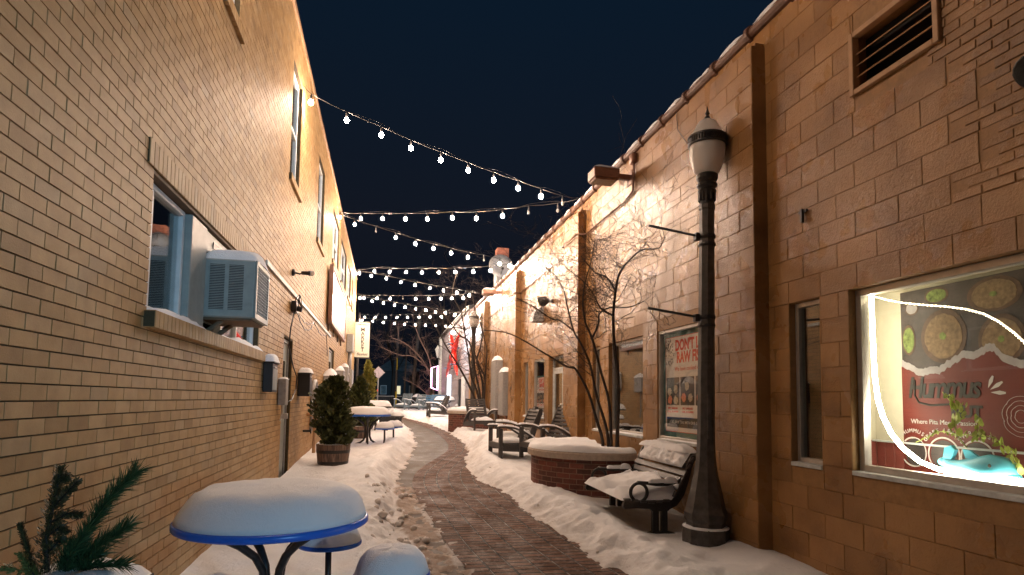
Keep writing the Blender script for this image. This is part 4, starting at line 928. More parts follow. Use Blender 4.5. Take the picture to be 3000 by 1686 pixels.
for r_ in (.035, .06, .085, .11):
    for k in range(7):
        a = k * .9 + r_ * 30; mb.tube([(X0 - .0125, 3.09 + r_ * math.cos(a + t) * (1 + .12 * math.sin(3 * t)), 1.54 + r_ * 1.2 * math.sin(a + t)) for t in np.linspace(0, 1.0, 6)], .0016, 4)
mb.build('pale_lettering', 'inkpale', hp)
for y in (3.90, 3.645, 3.39): q = MB(); disc(q, X0 - .0138, min(y, 3.885), 1.245, .09 if y > 3.7 else .105, .105, 30); q.build('menu_picture', 'posterdark', hp)
LEDP = [(4.02, 2.475), (3.88, 2.42), (3.73, 2.371), (3.55, 2.327), (3.38, 2.29), (3.23, 2.249), (3.11, 2.2), (3.02, 2.14), (2.93, 2.06), (2.85, 1.97), (2.78, 1.85), (2.74, 1.7), (2.74, 1.5), (2.80, 1.33), (2.89, 1.2)]
LEDQ = [(4.02, 2.475), (4.018, 2.185), (4.01, 1.845), (3.985, 1.643), (3.94, 1.512), (3.87, 1.39), (3.768, 1.285), (3.627, 1.2), (3.476, 1.16), (3.275, 1.15), (3.065, 1.15), (2.89, 1.15), (2.6, 1.15), (1.9, 1.15)]
ld = thing('led_rope', 'glowing white LED rope looped around the inside of the lit shop window', 'LED rope', (3.77, 3.3, 1.15))
mb = MB(); mb.tube([(3.79, y, z) for y, z in LEDQ], .017, 8); mb.build('bright_run', 'led', ld, True)
mb = MB(); mb.tube([(3.79, y, z) for y, z in LEDP], .006, 8); mb.build('upper_run', 'led_dim', ld, True)
mb = MB()
for (p, q) in zip(LEDP, LEDP[1:]):
    for t in np.linspace(0, 1, 5, endpoint=False): mb.ell((3.783, p[0] + (q[0] - p[0]) * t, p[1] + (q[1] - p[1]) * t), (.006, .006, .006), 6, 4)
mb.build('upper_diodes', emit('led_diode', (1, .86, .6), 12), ld)
# blue toy fish
ty = thing('toy_dolphin', 'pale blue plastic dolphin lying in the lit shop window', 'toy', (3.9, 3.25, 1.07))
mb = MB(); body = [((3.87, 3.50, 1.205), .035), ((3.87, 3.46, 1.195), .04), ((3.87, 3.40, 1.185), .048), ((3.87, 3.33, 1.185), .062), ((3.87, 3.25, 1.19), .08), ((3.87, 3.17, 1.20), .092), ((3.87, 3.10, 1.20), .085), ((3.87, 3.05, 1.19), .065), ((3.87, 3.02, 1.175), .040), ((3.87, 3.0, 1.17), .02)]
mb.tube([p for p, _ in body], [r_ for _, r_ in body], 16); mb.ell((3.87, 3.515, 1.21), (.03, .035, .03)); mb.ell((3.86, 3.03, 1.165), (.045, .05, .022)); mb.build('body', 'toy', ty, True)
mb = MB(); mb.prism([(0, 0), (.05, .10), (.02, .13), (-.03, .11), (-.05, 0)], .03, 0, PX(3.885, 3.46, 1.20)); mb.build('tail_fin', 'toy', ty)
mb = MB(); mb.prism([(-.07, 0), (-.09, .06), (-.04, .055), (.05, 0)], .02, 0, PX(3.88, 3.27, 1.25)); mb.build('back_fin', 'toy', ty)
mb = MB(); mb.ell((3.80, 3.24, 1.12), (.03, .05, .02), X=I4); mb.build('side_fin', 'toy', ty, True)
mb = MB(); mb.ell((3.785, 3.115, 1.225), (.006, .012, .012), 8, 6); mb.build('eye', 'ink', ty)
# creeping house plant
hp2 = thing('house_plant', 'trailing light green house plant beside the blue toy in the lit shop window', 'plant', (3.95, 3.3, 1.3))
VS = [[(3.405, 1.40), (3.41, 1.48), (3.40, 1.56), (3.43, 1.62), (3.499, 1.70)], [(3.405, 1.5), (3.38, 1.57), (3.35, 1.63)], [(3.41, 1.41), (3.46, 1.42), (3.53, 1.42), (3.6, 1.39), (3.73, 1.33)], [(3.40, 1.4), (3.33, 1.41), (3.25, 1.40), (3.2, 1.41), (3.14, 1.40), (3.08, 1.35), (3.04, 1.31), (3.01, 1.25), (2.997, 1.2)], [(3.25, 1.40), (3.245, 1.48), (3.249, 1.54)]]
mb = MB(); lf = MB(); lf.rnd = []
for vi, vs in enumerate(VS):
    P = [(3.87, y, z) for y, z in vs]; mb.tube(P, .003, 5)
    for (p, q) in zip(P, P[1:]):
        for t in np.linspace(0, 1, 3 if vi == 2 else 5, endpoint=False):
            c = Vector(p).lerp(Vector(q), t); s_ = rs.uniform(.012, .026) * (.6 if vi == 2 else 1); a = rs.rand() * 6.28
            c += Vector((rs.normal(0, .012), math.cos(a) * s_, math.sin(a) * s_)); k = len(lf.f)
            lf.prism([(s_ * math.cos(u) * (1.25 if abs(math.cos(u)) > .9 else 1), s_ * .75 * math.sin(u)) for u in np.linspace(0, 2 * math.pi, 8, endpoint=False)], .001, 0, T(*c) @ Euler((rs.normal(0, .5), R(-90) + rs.normal(0, .5), a)).to_matrix().to_4x4())
            lf.rnd += [rs.rand()] * (len(lf.f) - k)
lf.rnd = None
mb.tube([(3.95, 3.405, 1.316), (3.87, 3.405, 1.40)], .004, 5); mb.build('stems', 'leafvine', hp2); lf.build('leaves', 'leafvine', hp2)

# ------------------------------------------------------------------ grey building beyond
GB = thing('grey_building', 'grey-sided building with a white corner post, past the tan block building', 'building', (6, 33, .6))
mb = MB(); mb.box(WX + .05, 12, YE + .01, 39.8, 0, 5.6); mb.build('body', 'interior', GB)
mb = MB(); z = .3; k = 0
while z < 5.6: mb.add([(WX + .02, YE + .02, z), (WX + .02, 39.9, z), (WX + .045, 39.9, z + .19), (WX + .045, YE + .02, z + .19)], [(3, 2, 1, 0)]); mb.add([(WX + .02, YE + .02, z), (WX + .02, 39.9, z), (WX + .045, 39.9, z), (WX + .045, YE + .02, z)], [(0, 1, 2, 3)]); z += .19
mb.build('siding', 'grey_siding', GB)
mb = MB(); mb.box(WX - .12, WX + .12, 39.3, 39.9, .5, 5.7, bev=.01); mb.build('corner_post', 'white_dirty', GB)
mb = MB(); mb.box(WX - .06, WX + .25, YE + .02, 39.95, 5.62, 5.8, bev=.01); mb.box(WX + .2, 12, YE + .02, 39.95, 5.6, 5.7); rf = mb.build('roof_edge', 'dark_iron', GB)
mb = MB(); pad(.3, 13.6, .12, T(WX + .1, 33, 5.8), 3, 6, .5, 6, 50, 2, mb); mb.build('snow', 'snow', rf, True)
mb = MB(); mb.box(WX - .05, WX + .018, 33.4, 34.8, 1.5, 3.0, bev=.05); mb.build('lit_sign_box', 'lit_panel', GB)
mb = MB(); text_mb('Fuel', .34, PX(WX - .055, 34.1, 1.9), .004, mb=mb); mb.build('sign_lettering', 'grey_metal', GB)
mb = MB(); mb.box(WX - .04, WX + .018, 27.2, 28.3, .5, 2.7, bev=.01); mb.build('door', 'white', GB)
mb = MB(); mb.box(WX - .06, WX + .018, 28.9, 29.4, .7, 2.6, bev=.01); mb.build('dark_panel', 'black', GB)
wl_ = thing('wall_lamp', 'glaring cold white lamp high on the grey-sided building wall', 'light', (WX, 30, 4.6))
mb = MB(); mb.ell((WX - .62, 27.0, 4.62), (.08, .08, .07), 12, 8); mb.build('bulb', 'cool_lamp', wl_, True)
mb = MB(); mb.tube([(WX + .02, 27.0, 4.8), (WX - .62, 27.0, 4.9), (WX - .62, 27.0, 4.7)], .02); mb.lathe([(.02, .16), (.16, .09), (.17, .08), (.03, .14)], 16, 0, T(WX - .62, 27.0, 4.62), cap=False); mb.build('bracket', 'dark_iron', wl_)
for (y0, z0_, y1, z1_, lb) in ((31.9, 5.25, 28.5, 2.75, 'red kayak on the grey siding, far-hung top of the crossed pair'), (27.9, 4.75, 33.8, 2.85, 'red kayak on the grey siding, top hung under the cold lamp')):
    ky = thing('red_kayak', lb, 'kayak', (WX - .2, (y0 + y1) / 2, 2.8), group='red kayaks hung on the grey building')
    mb = MB(); n = 14; P = [Vector((WX - .22 - .0, y0 + (y1 - y0) * t, z0_ + (z1_ - z0_) * t)) for t in np.linspace(0, 1, n)]; rr_ = [max(.02, .14 * math.sin(math.pi * t) ** .6) for t in np.linspace(.005, .995, n)]
    mb.tube(P, rr_, 12); mb.build('hull', 'red', ky, True)
    mb = MB(); c = P[7]; mb.ell((WX - .355, c.y, c.z), (.03, .08, .25), 12, 8); mb.build('cockpit', 'soot', ky, True)
    mb = MB(); 
    for q in (4, 10): mb.tube([(WX + .02, P[q].y - .2, P[q].z), (WX - .47, P[q].y - .2, P[q].z), (WX - .47, P[q].y + .2, P[q].z), (WX + .02, P[q].y + .2, P[q].z)], .02, 6)
    mb.build('straps', 'blue_frame', ky)
mb = MB(); P = [(3.02, 39.6, 2.35), (3.02, 39.6, 3.65), (3.42, 39.6, 3.8), (3.42, 39.6, 2.2), (3.02, 39.6, 2.35)]; ne = thing('neon_sign', 'small pink-white neon outline sign sticking out from the grey building corner', 'sign', (3.2, 39.6, 2.2))
mb.tube(P, .045, 6); mb.build('tube', 'neon', ne); mb = MB(); mb.box(3.06, 3.40, 39.61, 39.66, 2.4, 3.6); mb.tube([(3.4, 39.63, 3.0), (WX, 39.63, 3.0)], .03); mb.build('backing', 'black', ne)
ln = thing('wall_lantern', 'pale lantern head at the top of the white corner post', 'light', (3.4, 39.2, 4.6))
mb = MB(); mb.lathe([(.05, 0), (.16, .5), (.2, .52), (.03, .8), (0, .85)], 8, 0, T(3.36, 39.1, 4.3)); mb.build('head', 'white_dirty', ln); mb = MB(); mb.tube([(3.36, 39.1, 4.32), (3.55, 39.3, 4.2)], .03); mb.build('arm', 'dark_iron', ln)

# ------------------------------------------------------------------ string lights
_b = MB(); _b.ell((0, 0, -.155), (.040, .040, .047), 10, 8); BULB = _b.build('bulb', 'bulb', None, True); MBULB = BULB.data
_b = MB(); _b.ell((0, 0, -.155), (.040, .040, .047), 10, 8); _o = _b.build('bulb', 'bulb_warm', None, True); MWARM = _o.data; bpy.data.objects.remove(_o)
_b = MB(); _b.ell((0, 0, -.155), (.030, .030, .042), 12, 8); _o = _b.build('bulb', 'bulb_off', None, True); MOFF = _o.data; bpy.data.objects.remove(_o)
_b = MB(); _b.lathe([(.006, 0), (.012, -.02), (.019, -.05), (.019, -.11), (.014, -.117)], 10); _o = _b.build('socket', 'black', None, True); MSOCK = _o.data; bpy.data.objects.remove(_o)
bpy.data.objects.remove(BULB)
SL = [
 ('nearest string of bulbs, sagging from the brick wall to the tan coping', (-1.52, 10.56, 7.01), (3.55, 10.73, 5.50), [(-1.39, 10.57, 6.72, 1), (-.78, 10.59, 6.48, 1), (-.18, 10.61, 6.29, 1), (.35, 10.63, 6.11, 1), (.89, 10.64, 5.95, 1), (1.4, 10.66, 5.81, 1), (1.88, 10.68, 5.68, 1), (2.35, 10.69, 5.57, 1), (2.8, 10.71, 5.46, 1), (3.23, 10.72, 5.36, 0)]),
 ('second string of bulbs, almost level, meeting the nearest string at the right coping', (-1.52, 18.81, 7.31), (3.55, 10.8, 5.5), [(-1.49, 18.77, 7.15, 1), (-.81, 17.68, 6.84, 1), (-.18, 16.67, 6.58, 1), (.42, 15.72, 6.34, 1), (.94, 14.89, 6.13, 2), (1.48, 14.03, 5.94, 1), (1.95, 13.28, 5.74, 2), (2.42, 12.54, 5.61, 1), (2.84, 11.86, 5.5, 0), (3.27, 11.18, 5.37, 0)]),
 ('third string of bulbs, sloping right from the brick wall with two dead bulbs', (-1.52, 18.85, 7.31), (3.55, 16.8, 5.63), [(-1.03, 18.62, 6.92, 1), (-.38, 18.36, 6.68, 0), (.21, 18.13, 6.47, 1), (.79, 17.9, 6.26, 1), (1.32, 17.69, 6.09, 1), (1.83, 17.48, 5.94, 1), (2.31, 17.29, 5.8, 1), (2.76, 17.11, 5.7, 0), (3.2, 16.94, 5.58, 1), (3.48, 16.84, 5.52, 1)]),
 ('fourth string of bulbs, level across the alley with the chimney behind its right end', (-1.52, 29.01, 7.6), (3.55, 16.85, 5.63), [(-1.28, 28.44, 7.43, 1), (-.57, 26.72, 7.2, 1), (.08, 25.15, 6.89, 1), (.71, 23.64, 6.59, 1), (1.26, 22.32, 6.33, 1), (1.78, 21.05, 6.1, 2), (2.25, 19.94, 5.9, 1), (2.7, 18.85, 5.72, 1), (3.1, 17.89, 5.57, 1)]),
 ('fifth string of bulbs, sloping right just below the fourth', (-1.52, 29.04, 7.6), (3.55, 22.8, 5.75), [(-1.47, 28.98, 7.5, 1), (-.73, 28.06, 7.25, 1), (-.05, 27.23, 7.0, 1), (.59, 26.44, 6.72, 1), (1.17, 25.72, 6.48, 1), (1.76, 25.0, 6.26, 1), (2.27, 24.37, 6.06, 1), (2.76, 23.78, 5.9, 1), (3.19, 23.25, 5.72, 1)]),
 ('sixth string of bulbs, level with one dead bulb near its middle', (-1.52, 30.6, 6.8), (3.55, 22.9, 5.75), [(-1.11, 30.16, 6.54, 1), (-.46, 29.13, 6.39, 1), (.14, 28.19, 6.25, 1), (.71, 27.28, 6.12, 0), (1.25, 26.43, 6.01, 1), (1.76, 25.63, 5.9, 1), (2.22, 24.9, 5.81, 1), (2.61, 24.28, 5.74, 1), (3.01, 23.65, 5.67, 1), (3.21, 23.34, 5.74, 1)]),
 ('seventh string of bulbs, sloping right under the sixth', (-1.52, 30.65, 6.85), (3.58, 28, 5.75), [(-1.32, 30.55, 6.6, 1), (-.72, 30.36, 6.44, 1), (-.16, 30.05, 6.32, 1), (.38, 29.75, 6.2, 1), (.89, 29.47, 6.08, 1), (1.39, 29.19, 5.97, 1), (1.86, 28.93, 5.9, 1), (2.32, 28.68, 5.8, 1), (2.77, 28.43, 5.73, 1), (3.19, 28.2, 5.62, 1)]),
 ('eighth string of bulbs, the level one just above the market banner', (-1.62, 38, 6.8), (3.58, 28.1, 5.75), [(-1.3, 37.57, 6.58, 1), (-.65, 36.28, 6.41, 1), (-.03, 35.06, 6.28, 1), (.58, 33.86, 6.14, 1), (1.14, 32.75, 6.02, 1), (1.69, 31.68, 5.91, 1), (2.2, 30.65, 5.82, 1), (2.7, 29.69, 5.71, 2), (3.22, 28.65, 5.66, 1)]),
 ('ninth and farthest string of bulbs, lowest of all over the alley mouth', (-1.62, 38.05, 6.7), (3.58, 34, 5.9), [(-1.47, 37.96, 6.42, 1), (-.81, 37.44, 6.33, 1), (-.16, 36.93, 6.2, 1), (.48, 36.42, 6.11, 1), (1.07, 35.95, 6.04, 1), (1.69, 35.47, 5.96, 1), (2.26, 35.02, 5.9, 1), (2.82, 34.58, 5.85, 1), (3.35, 34.16, 5.79, 1)]),
 ('added string of bulbs overhead, out of the picture, lighting the near brick wall', (-1.52, 5.6, 7.0), (3.55, 1.0, 5.5), [(-1.15, 5.25, 6.80, 1), (-.65, 4.9, 6.62, 1), (-.15, 4.5, 6.45, 1), (.55, 3.7, 6.2, 0), (1.3, 3.0, 6.0, 0), (2.0, 2.4, 5.8, 0)])]  # unseen string, added to brighten the near end of the alley
for i, (lb, A, B, bs) in enumerate(SL):
    t = thing('string_lights', lb, 'string lights', A, group='string lights across the alley')
    P = [A] + [(x, y, z + .155) for x, y, z, _ in bs] + [B]; mb = MB(); fine = []
    for p, q in zip(P, P[1:]): fine += [tuple(Vector(p).lerp(Vector(q), k / 4) - Vector((0, 0, .012 * math.sin(math.pi * k / 4)))) for k in range(4)]
    fine.append(B); mb.tube(fine, .0065, 5); mb.tube([(x, y, z + .03 + .03 * math.sin(j * .7)) for j, (x, y, z) in enumerate(fine)], .003, 4); mb.build('cable', 'dark_iron', t, True)
    for (x, y, z, on) in bs:
        b = bpy.data.objects.new('bulb', {0: MOFF, 1: MBULB, 2: MWARM}[on]); COL.objects.link(b); b.parent = t; b.location = Vector((x, y, z + .155)) - Vector(A)
        s_ = bpy.data.objects.new('socket', MSOCK); COL.objects.link(s_); s_.parent = b

# ------------------------------------------------------------------ street lamps
def street_lamp(x, y, zb, arms, label):
    t = thing('street_lamp', label, 'street lamp', (x, y, zb), group='acorn street lamps'); X = T(x, y, zb)
    mb = MB(); mb.lathe([(.225, -.25), (.232, .02), (.232, .10), (.215, .115)], 8, 0, X @ RZ(R(22.5))); bs_ = mb.build('plinth', 'post', t)
    mb = MB()
    for i in range(40):
        a = 2 * math.pi * i / 40; pass
    capdisc(.226, [(1, 0), (1.0, .012), (.9, .02), (.8, .02)], X @ T(0, 0, .104), 4, 40, .05, mb); mb.build('snow', 'snow', bs_, True)
    mb = MB(); mb.lathe([(.195, .112), (.195, .16), (.212, .19), (.214, .25), (.195, .30), (.176, .38), (.150, .50), (.124, .62), (.104, .74), (.095, .86), (.090, .98)], 8, 0, X @ RZ(R(22.5))); mb.build('base', 'post', t)
    mb = MB(); n0 = 16
    mb.lathe([(.089, .98), (.085, 1.6), (.076, 3.38), (.084, 3.40), (.084, 3.44)], 8, 0, X @ RZ(R(22.5)))
    mb.box(-.018, .018, -.102, -.078, 1.0, 1.45, 0, X @ RZ(R(-12)), bev=.003); mb.build('shaft', 'post', t)
    mb = MB(); mb.lathe([(.080, 3.44), (.066, 3.48), (.07, 3.53), (.096, 3.59), (.08, 3.61), (.105, 3.64), (.108, 3.66), (.088, 3.68), (.110, 3.72), (.114, 3.755), (.10, 3.77)], 20, 0, X)
    for i in range(12): a = 2 * math.pi * i / 12; mb.box(.062, .090, -.008, .008, 3.48, 3.59, 0, X @ RZ(a), bev=.004)
    mb.build('capital', 'dark_iron', t)
    mb = MB(); mb.lathe([(.095, 3.77), (.130, 3.80), (.157, 3.87), (.176, 3.95), (.184, 4.03), (.182, 4.085)], 32, 0, X, cap=False); mb.build('globe', 'frost', t, True)
    mb = MB(); mb.lathe([(.035, 3.77), (.035, 3.86), (.05, 3.9), (.055, 3.98), (.04, 4.04), (0, 4.06)], 12, 0, X); mb.build('lamp_inside', 'inkwhite', t, True)
    mb = MB(); mb.lathe([(.192, 4.075), (.201, 4.085), (.201, 4.095), (.192, 4.10)], 32, 0, X); mb.lathe([(.192, 4.15), (.203, 4.16), (.203, 4.175), (.18, 4.18)], 32, 0, X)
    for i in range(44): a = 2 * math.pi * i / 44; mb.box(.188, .196, -.0055, .0055, 4.10, 4.15, 0, X @ RZ(a))
    mb.build('ring', 'black', t)
    mb = MB(); mb.lathe([(.178, 4.18), (.165, 4.215), (.137, 4.255), (.116, 4.30), (.092, 4.34), (.056, 4.365), (.035, 4.37)], 28, 0, X); mb.build('cap', 'frost', t, True)
    mb = MB(); mb.lathe([(.04, 4.37), (.028, 4.40), (.014, 4.415), (.026, 4.44), (.014, 4.46), (.008, 4.48), (.0, 4.53)], 12, 0, X); mb.build('finial', 'black', t); t.rotation_euler[1] = .014 if arms else 0
    if arms:
        for (z, dz) in ((3.10, .0), (2.245, .0)):
            mb = MB(); mb.tube([(x - .10, y, zb + z), (x - .66, y - .01, zb + z + .06)], .0135, 8); mb.lathe([(.088, -.02), (.091, 0), (.088, .02)], 16, 0, X @ T(0, 0, z)); mb.lathe([(.088, -.10), (.091, -.085), (.088, -.07)], 16, 0, X @ T(0, 0, z)); mb.box(x - .14, x - .09, y - .03, y + .03, zb + z - .05, zb + z + .03, bev=.004); mb.build('banner_arm', 'black', t)
    return t
street_lamp(3.225, 5.60, .24, True, 'near acorn-globe street lamp with two empty banner arms, beside the snowy bench')
street_lamp(3.30, 22.6, .62, False, 'far acorn-globe street lamp among the stems of the second planter tree')

# ------------------------------------------------------------------ round brick planters
def planter(cx, cy, r, zb, label, seed):
    t = thing('brick_planter', label, 'planter', (cx, cy, zb), group='round brick planters'); ang = math.acos(min(1, (WX - .17 - cx) / r)) if cx + r > WX - .17 else 0
    a0, a1 = ang, 2 * math.pi - ang
    def ring(prof, n, name, m, uv=False, smooth=False):
        mb = MB(); mb.lathe(prof, n, 0, T(cx, cy, zb), a0, a1, cap=False)
        if uv:
            k = n + 1; mb.uv = [(r * (a0 + (a1 - a0) * (i % k) / n), mb.v[i][2] - zb) for i in range(len(mb.v))]
        return mb.build(name, m, t, smooth)
    ring([(r, -.2), (r, .56)], 72, 'wall', 'redbrick', True, True)
    ring([(r - .02, .561), (r + .05, .563), (r + .055, .575), (r + .055, .645), (r + .04, .665), (r - .22, .665)], 72, 'cap', 'stone_cap', False, False)
    mb = MB(); v = []; n = 72; rads = [r + .045, r + .03, r - .02, r - .12, r - .28, r * .6, r * .4, r * .2, .01]; zs = [.668, .72, .755, .765, .75, .745, .74, .745, .75]
    for rr_, z in zip(rads, zs):
        for i in range(n + 1):
            a = a0 + (a1 - a0) * i / n; x = rr_ * math.cos(a); y = rr_ * math.sin(a); w = float(fbm(np.array(x * 2.2 + seed * 9 + 40), np.array(y * 2.2 + 40), 4)) - .46
            v.append((cx + x, cy + y, zb + z + w * (.16 if z > .7 else 0)))
    mb.add(v, [(j * (n + 1) + i, j * (n + 1) + i + 1, (j + 1) * (n + 1) + i + 1, (j + 1) * (n + 1) + i) for j in range(len(rads) - 1) for i in range(n)]); mb.build('snow', 'snow', t, True)
    return t
planter(3.27, 8.87, 1.03, gz(8.85) + .02, 'near round red-brick planter with a snow-covered stone rim, behind the bench', 1)
planter(3.30, 20.9, 1.08, gz(20.9) + .08, 'far round red-brick planter heaped with snow, beyond the empty slatted chair', 2)

# ------------------------------------------------------------------ bare multi-stem trees
def bare_tree(name, label, stems, radii, base, seed, m='bark', xmax=3.40, twl=.42, dens=1.0, group=None, scale=1., levels=3, flat=.35, rk=.36):
    rnd = random.Random(seed); t = thing(name, label, 'tree', base, group=group); tw = MB()
    def twig(p, d, L, r, lev):
        n = 5; pts = [p]; q = Vector(p); dd = Vector(d).normalized()
        for i in range(n):
            dd = (dd + Vector((rnd.gauss(0, .20), rnd.gauss(0, .20), rnd.gauss(.02, .14)))).normalized(); q = q + dd * L / n
            if q.x > xmax: q.x = xmax - .01; dd.x = -abs(dd.x) * .3
            pts.append(tuple(q))
        tw.tube(pts, [max(.0016, r * (1 - .6 * i / n)) for i in range(n + 1)], 4 if r < .006 * scale else 5, cap=False)
        if lev <= 0: return
        k = int((4 if lev > 1 else 4) * dens + rnd.random())
        for _ in range(k):
            i = rnd.randint(1, n); b = Vector(pts[i]); s_ = Vector((rnd.gauss(0, 1), rnd.gauss(0, 1), rnd.gauss(.12, flat))).normalized()
            twig(tuple(b), (dd * .75 + s_).normalized(), L * rnd.uniform(.45, .8), r * .6 * (1 - .08 * i), lev - 1)
    for si, (st, (ra, rb)) in enumerate(zip(stems, radii)):
        P = [Vector(p) for p in st]; fine = []
        for i in range(len(P) - 1):
            p0 = P[max(i - 1, 0)]; p1 = P[i]; p2 = P[i + 1]; p3 = P[min(i + 2, len(P) - 1)]
            for k in range(5):
                u = k / 5; fine.append(tuple(.5 * ((2 * p1) + (p2 - p0) * u + (2 * p0 - 5 * p1 + 4 * p2 - p3) * u * u + (3 * p1 - p0 - 3 * p2 + p3) * u ** 3)))
        fine.append(tuple(P[-1])); fine = [(min(x, xmax), y, z) for x, y, z in fine]; N = len(fine)
        mb = MB(); mb.tube(fine, [ra + (rb - ra) * (i / (N - 1)) ** .8 for i in range(N)], 8); mb.build('trunk', m, t, True)
        st_i = int(N * (.36 if P[0].z < base[2] + .5 * scale else .12))
        for i in range(st_i, N):
            if rnd.random() < .80 * dens:
                d = Vector(fine[min(i + 1, N - 1)]) - Vector(fine[max(i - 1, 0)]); s_ = Vector((rnd.gauss(0, 1), rnd.gauss(0, 1), rnd.gauss(.1, .45))).normalized()
                f_ = i / N; twig(fine[i], (d.normalized() * .55 + s_).normalized(), twl * scale * rnd.uniform(.6, 1.35) * (.8 + .5 * f_), max(.0036 * scale, (ra + (rb - ra) * f_) * rk), levels)
    tw.build('crown', m, t); return t
def sc_(pts, k): return [(x * k, y * k, 1.6 + (z - 1.6) * k) for x, y, z in pts]
ST1 = [[(3.44, 9.1, .99), (3.3, 9.03, 1.35), (3.14, 8.96, 1.76), (2.91, 8.89, 2.1), (2.75, 8.81, 2.13), (2.42, 8.74, 2.29), (1.84, 8.67, 2.58), (1.41, 8.6, 2.62)],
 [(3.50, 9.0, .97), (3.48, 9.07, 1.23), (3.35, 9.13, 1.69), (3.26, 9.2, 2.19), (3.12, 9.27, 2.55), (3.02, 9.33, 2.75), (2.92, 9.4, 3.2), (2.87, 9.47, 3.48), (2.72, 9.53, 3.73), (2.54, 9.6, 3.87)],
 [(3.53, 8.95, .96), (3.47, 8.89, 1.57), (3.32, 8.84, 2.04), (3.15, 8.78, 2.56), (3.01, 8.72, 2.82), (2.95, 8.67, 3.14), (2.97, 8.61, 3.43), (3.05, 8.56, 3.77), (3.08, 8.5, 4.05)],
 [(3.57, 8.8, .97), (3.51, 8.62, 1.91), (3.38, 8.44, 2.39), (3.29, 8.27, 2.87), (3.26, 8.09, 3.25), (3.25, 7.91, 3.45), (3.35, 7.73, 3.62), (3.44, 7.56, 3.7), (3.60, 7.38, 3.69), (3.7, 7.2, 3.8)],
 [(3.3, 8.3, 2.88), (3.11, 8.3, 2.97), (2.99, 8.3, 3.18), (2.86, 8.3, 3.34), (2.66, 8.3, 3.49)], [(3.25, 8.1, 3.22), (3.15, 8.2, 3.43), (3.01, 8.3, 3.51), (2.82, 8.4, 3.77)],
 [(3.12, 8.7, 2.58), (3.15, 8.52, 2.78), (3.1, 8.34, 2.9), (3.19, 8.16, 2.97), (3.41, 7.98, 2.96), (3.57, 7.8, 3.03)], [(3.01, 9.3, 2.75), (2.75, 9.23, 2.9), (2.59, 9.15, 2.91), (2.25, 9.07, 3.09), (1.98, 9, 3.19)]]
ST1 = [sc_(s, .945) for s in ST1]
ST1 = [[(s[0][0], s[0][1], .80)] + s if i < 4 else s for i, s in enumerate(ST1)]
bare_tree('bare_tree', 'near bare multi-stemmed tree spreading from the near round planter', ST1, [(.030, .006), (.030, .006), (.029, .006), (.036, .004), (.016, .005), (.015, .007), (.017, .006), (.014, .006)], (3.2, 8.5, .9), 5, group='bare trees in the round planters', twl=.60, dens=.64, rk=.30)
ST2 = [[(3.36, 21, 1.37), (3.16, 20.93, 2.03), (2.99, 20.86, 2.4), (2.88, 20.79, 3.09), (2.73, 20.71, 3.81), (2.64, 20.64, 4.33), (2.69, 20.57, 4.64), (2.71, 20.5, 5.2)], [(3.23, 21, 1.4), (2.93, 20.83, 2.05), (2.49, 20.67, 2.79), (2.08, 20.5, 3.36), (1.84, 20.33, 3.74), (1.52, 20.17, 4.2), (1.16, 20, 4.6)],
 [(3.4, 21, 1.37), (3.24, 20.75, 2.03), (3.06, 20.5, 2.64), (2.82, 20.25, 3.55), (2.39, 20, 3.81), (1.9, 19.75, 4.37), (1.28, 19.5, 4.6)], [(3.45, 21, 1.37), (3.4, 20.97, 2.26), (3.19, 20.93, 2.98), (3.3, 20.9, 3.46), (3.35, 20.87, 4.13), (3.14, 20.83, 4.57), (2.93, 20.8, 5.4)],
 [(3.5, 20.9, 1.37), (3.45, 20.72, 1.81), (3.42, 20.54, 2.37), (3.23, 20.36, 2.7), (3.04, 20.18, 3.06), (2.85, 20, 3.53)], [(3.43, 20.6, 2.37), (3.49, 20.45, 2.84), (3.45, 20.3, 3.26), (3.3, 20.15, 3.77), (3.15, 20, 4.3)], [(2.7, 20.6, 4.0), (2.5, 20.3, 4.6), (2.2, 20.2, 5.2), (2.3, 20.1, 5.9)]]
ST2 = [[(s[0][0], s[0][1], 1.0)] + s if i < 5 else s for i, s in enumerate(ST2)]
bare_tree('bare_tree', 'farther bare multi-stemmed tree, its crown tangled with the strings of bulbs', ST2, [(.05, .014), (.05, .014), (.05, .015), (.05, .014), (.05, .015), (.03, .012), (.022, .01)], (3.3, 21, 1.2), 8, group='bare trees in the round planters', twl=.80, dens=.68, xmax=3.44, rk=.34)
bare_tree('street_tree', 'reddish bare tree reaching left in front of the dark street, above the blue bench', [[(3.3, 40.6, .7), (3.2, 40.6, 2.5), (2.6, 40.4, 4.0), (1.4, 40.2, 5.2), (.4, 40, 5.6)], [(3.2, 40.6, 2.5), (2.9, 40, 4.2), (2.2, 39.8, 5.6), (1.8, 39.6, 6.6)], [(3.1, 40.5, 3.4), (1.9, 40.4, 4.4), (.9, 40.3, 4.5), (-.3, 40.2, 5.0)], [(3.2, 40.6, 1.6), (2.5, 40.4, 2.2), (1.9, 40.3, 2.6), (1.2, 40.3, 2.9)]], [(.10, .02), (.07, .02), (.05, .02), (.04, .015)], (3.3, 40.6, .8), 12, 'bark2', xmax=9, twl=.85, dens=.8, flat=.3)
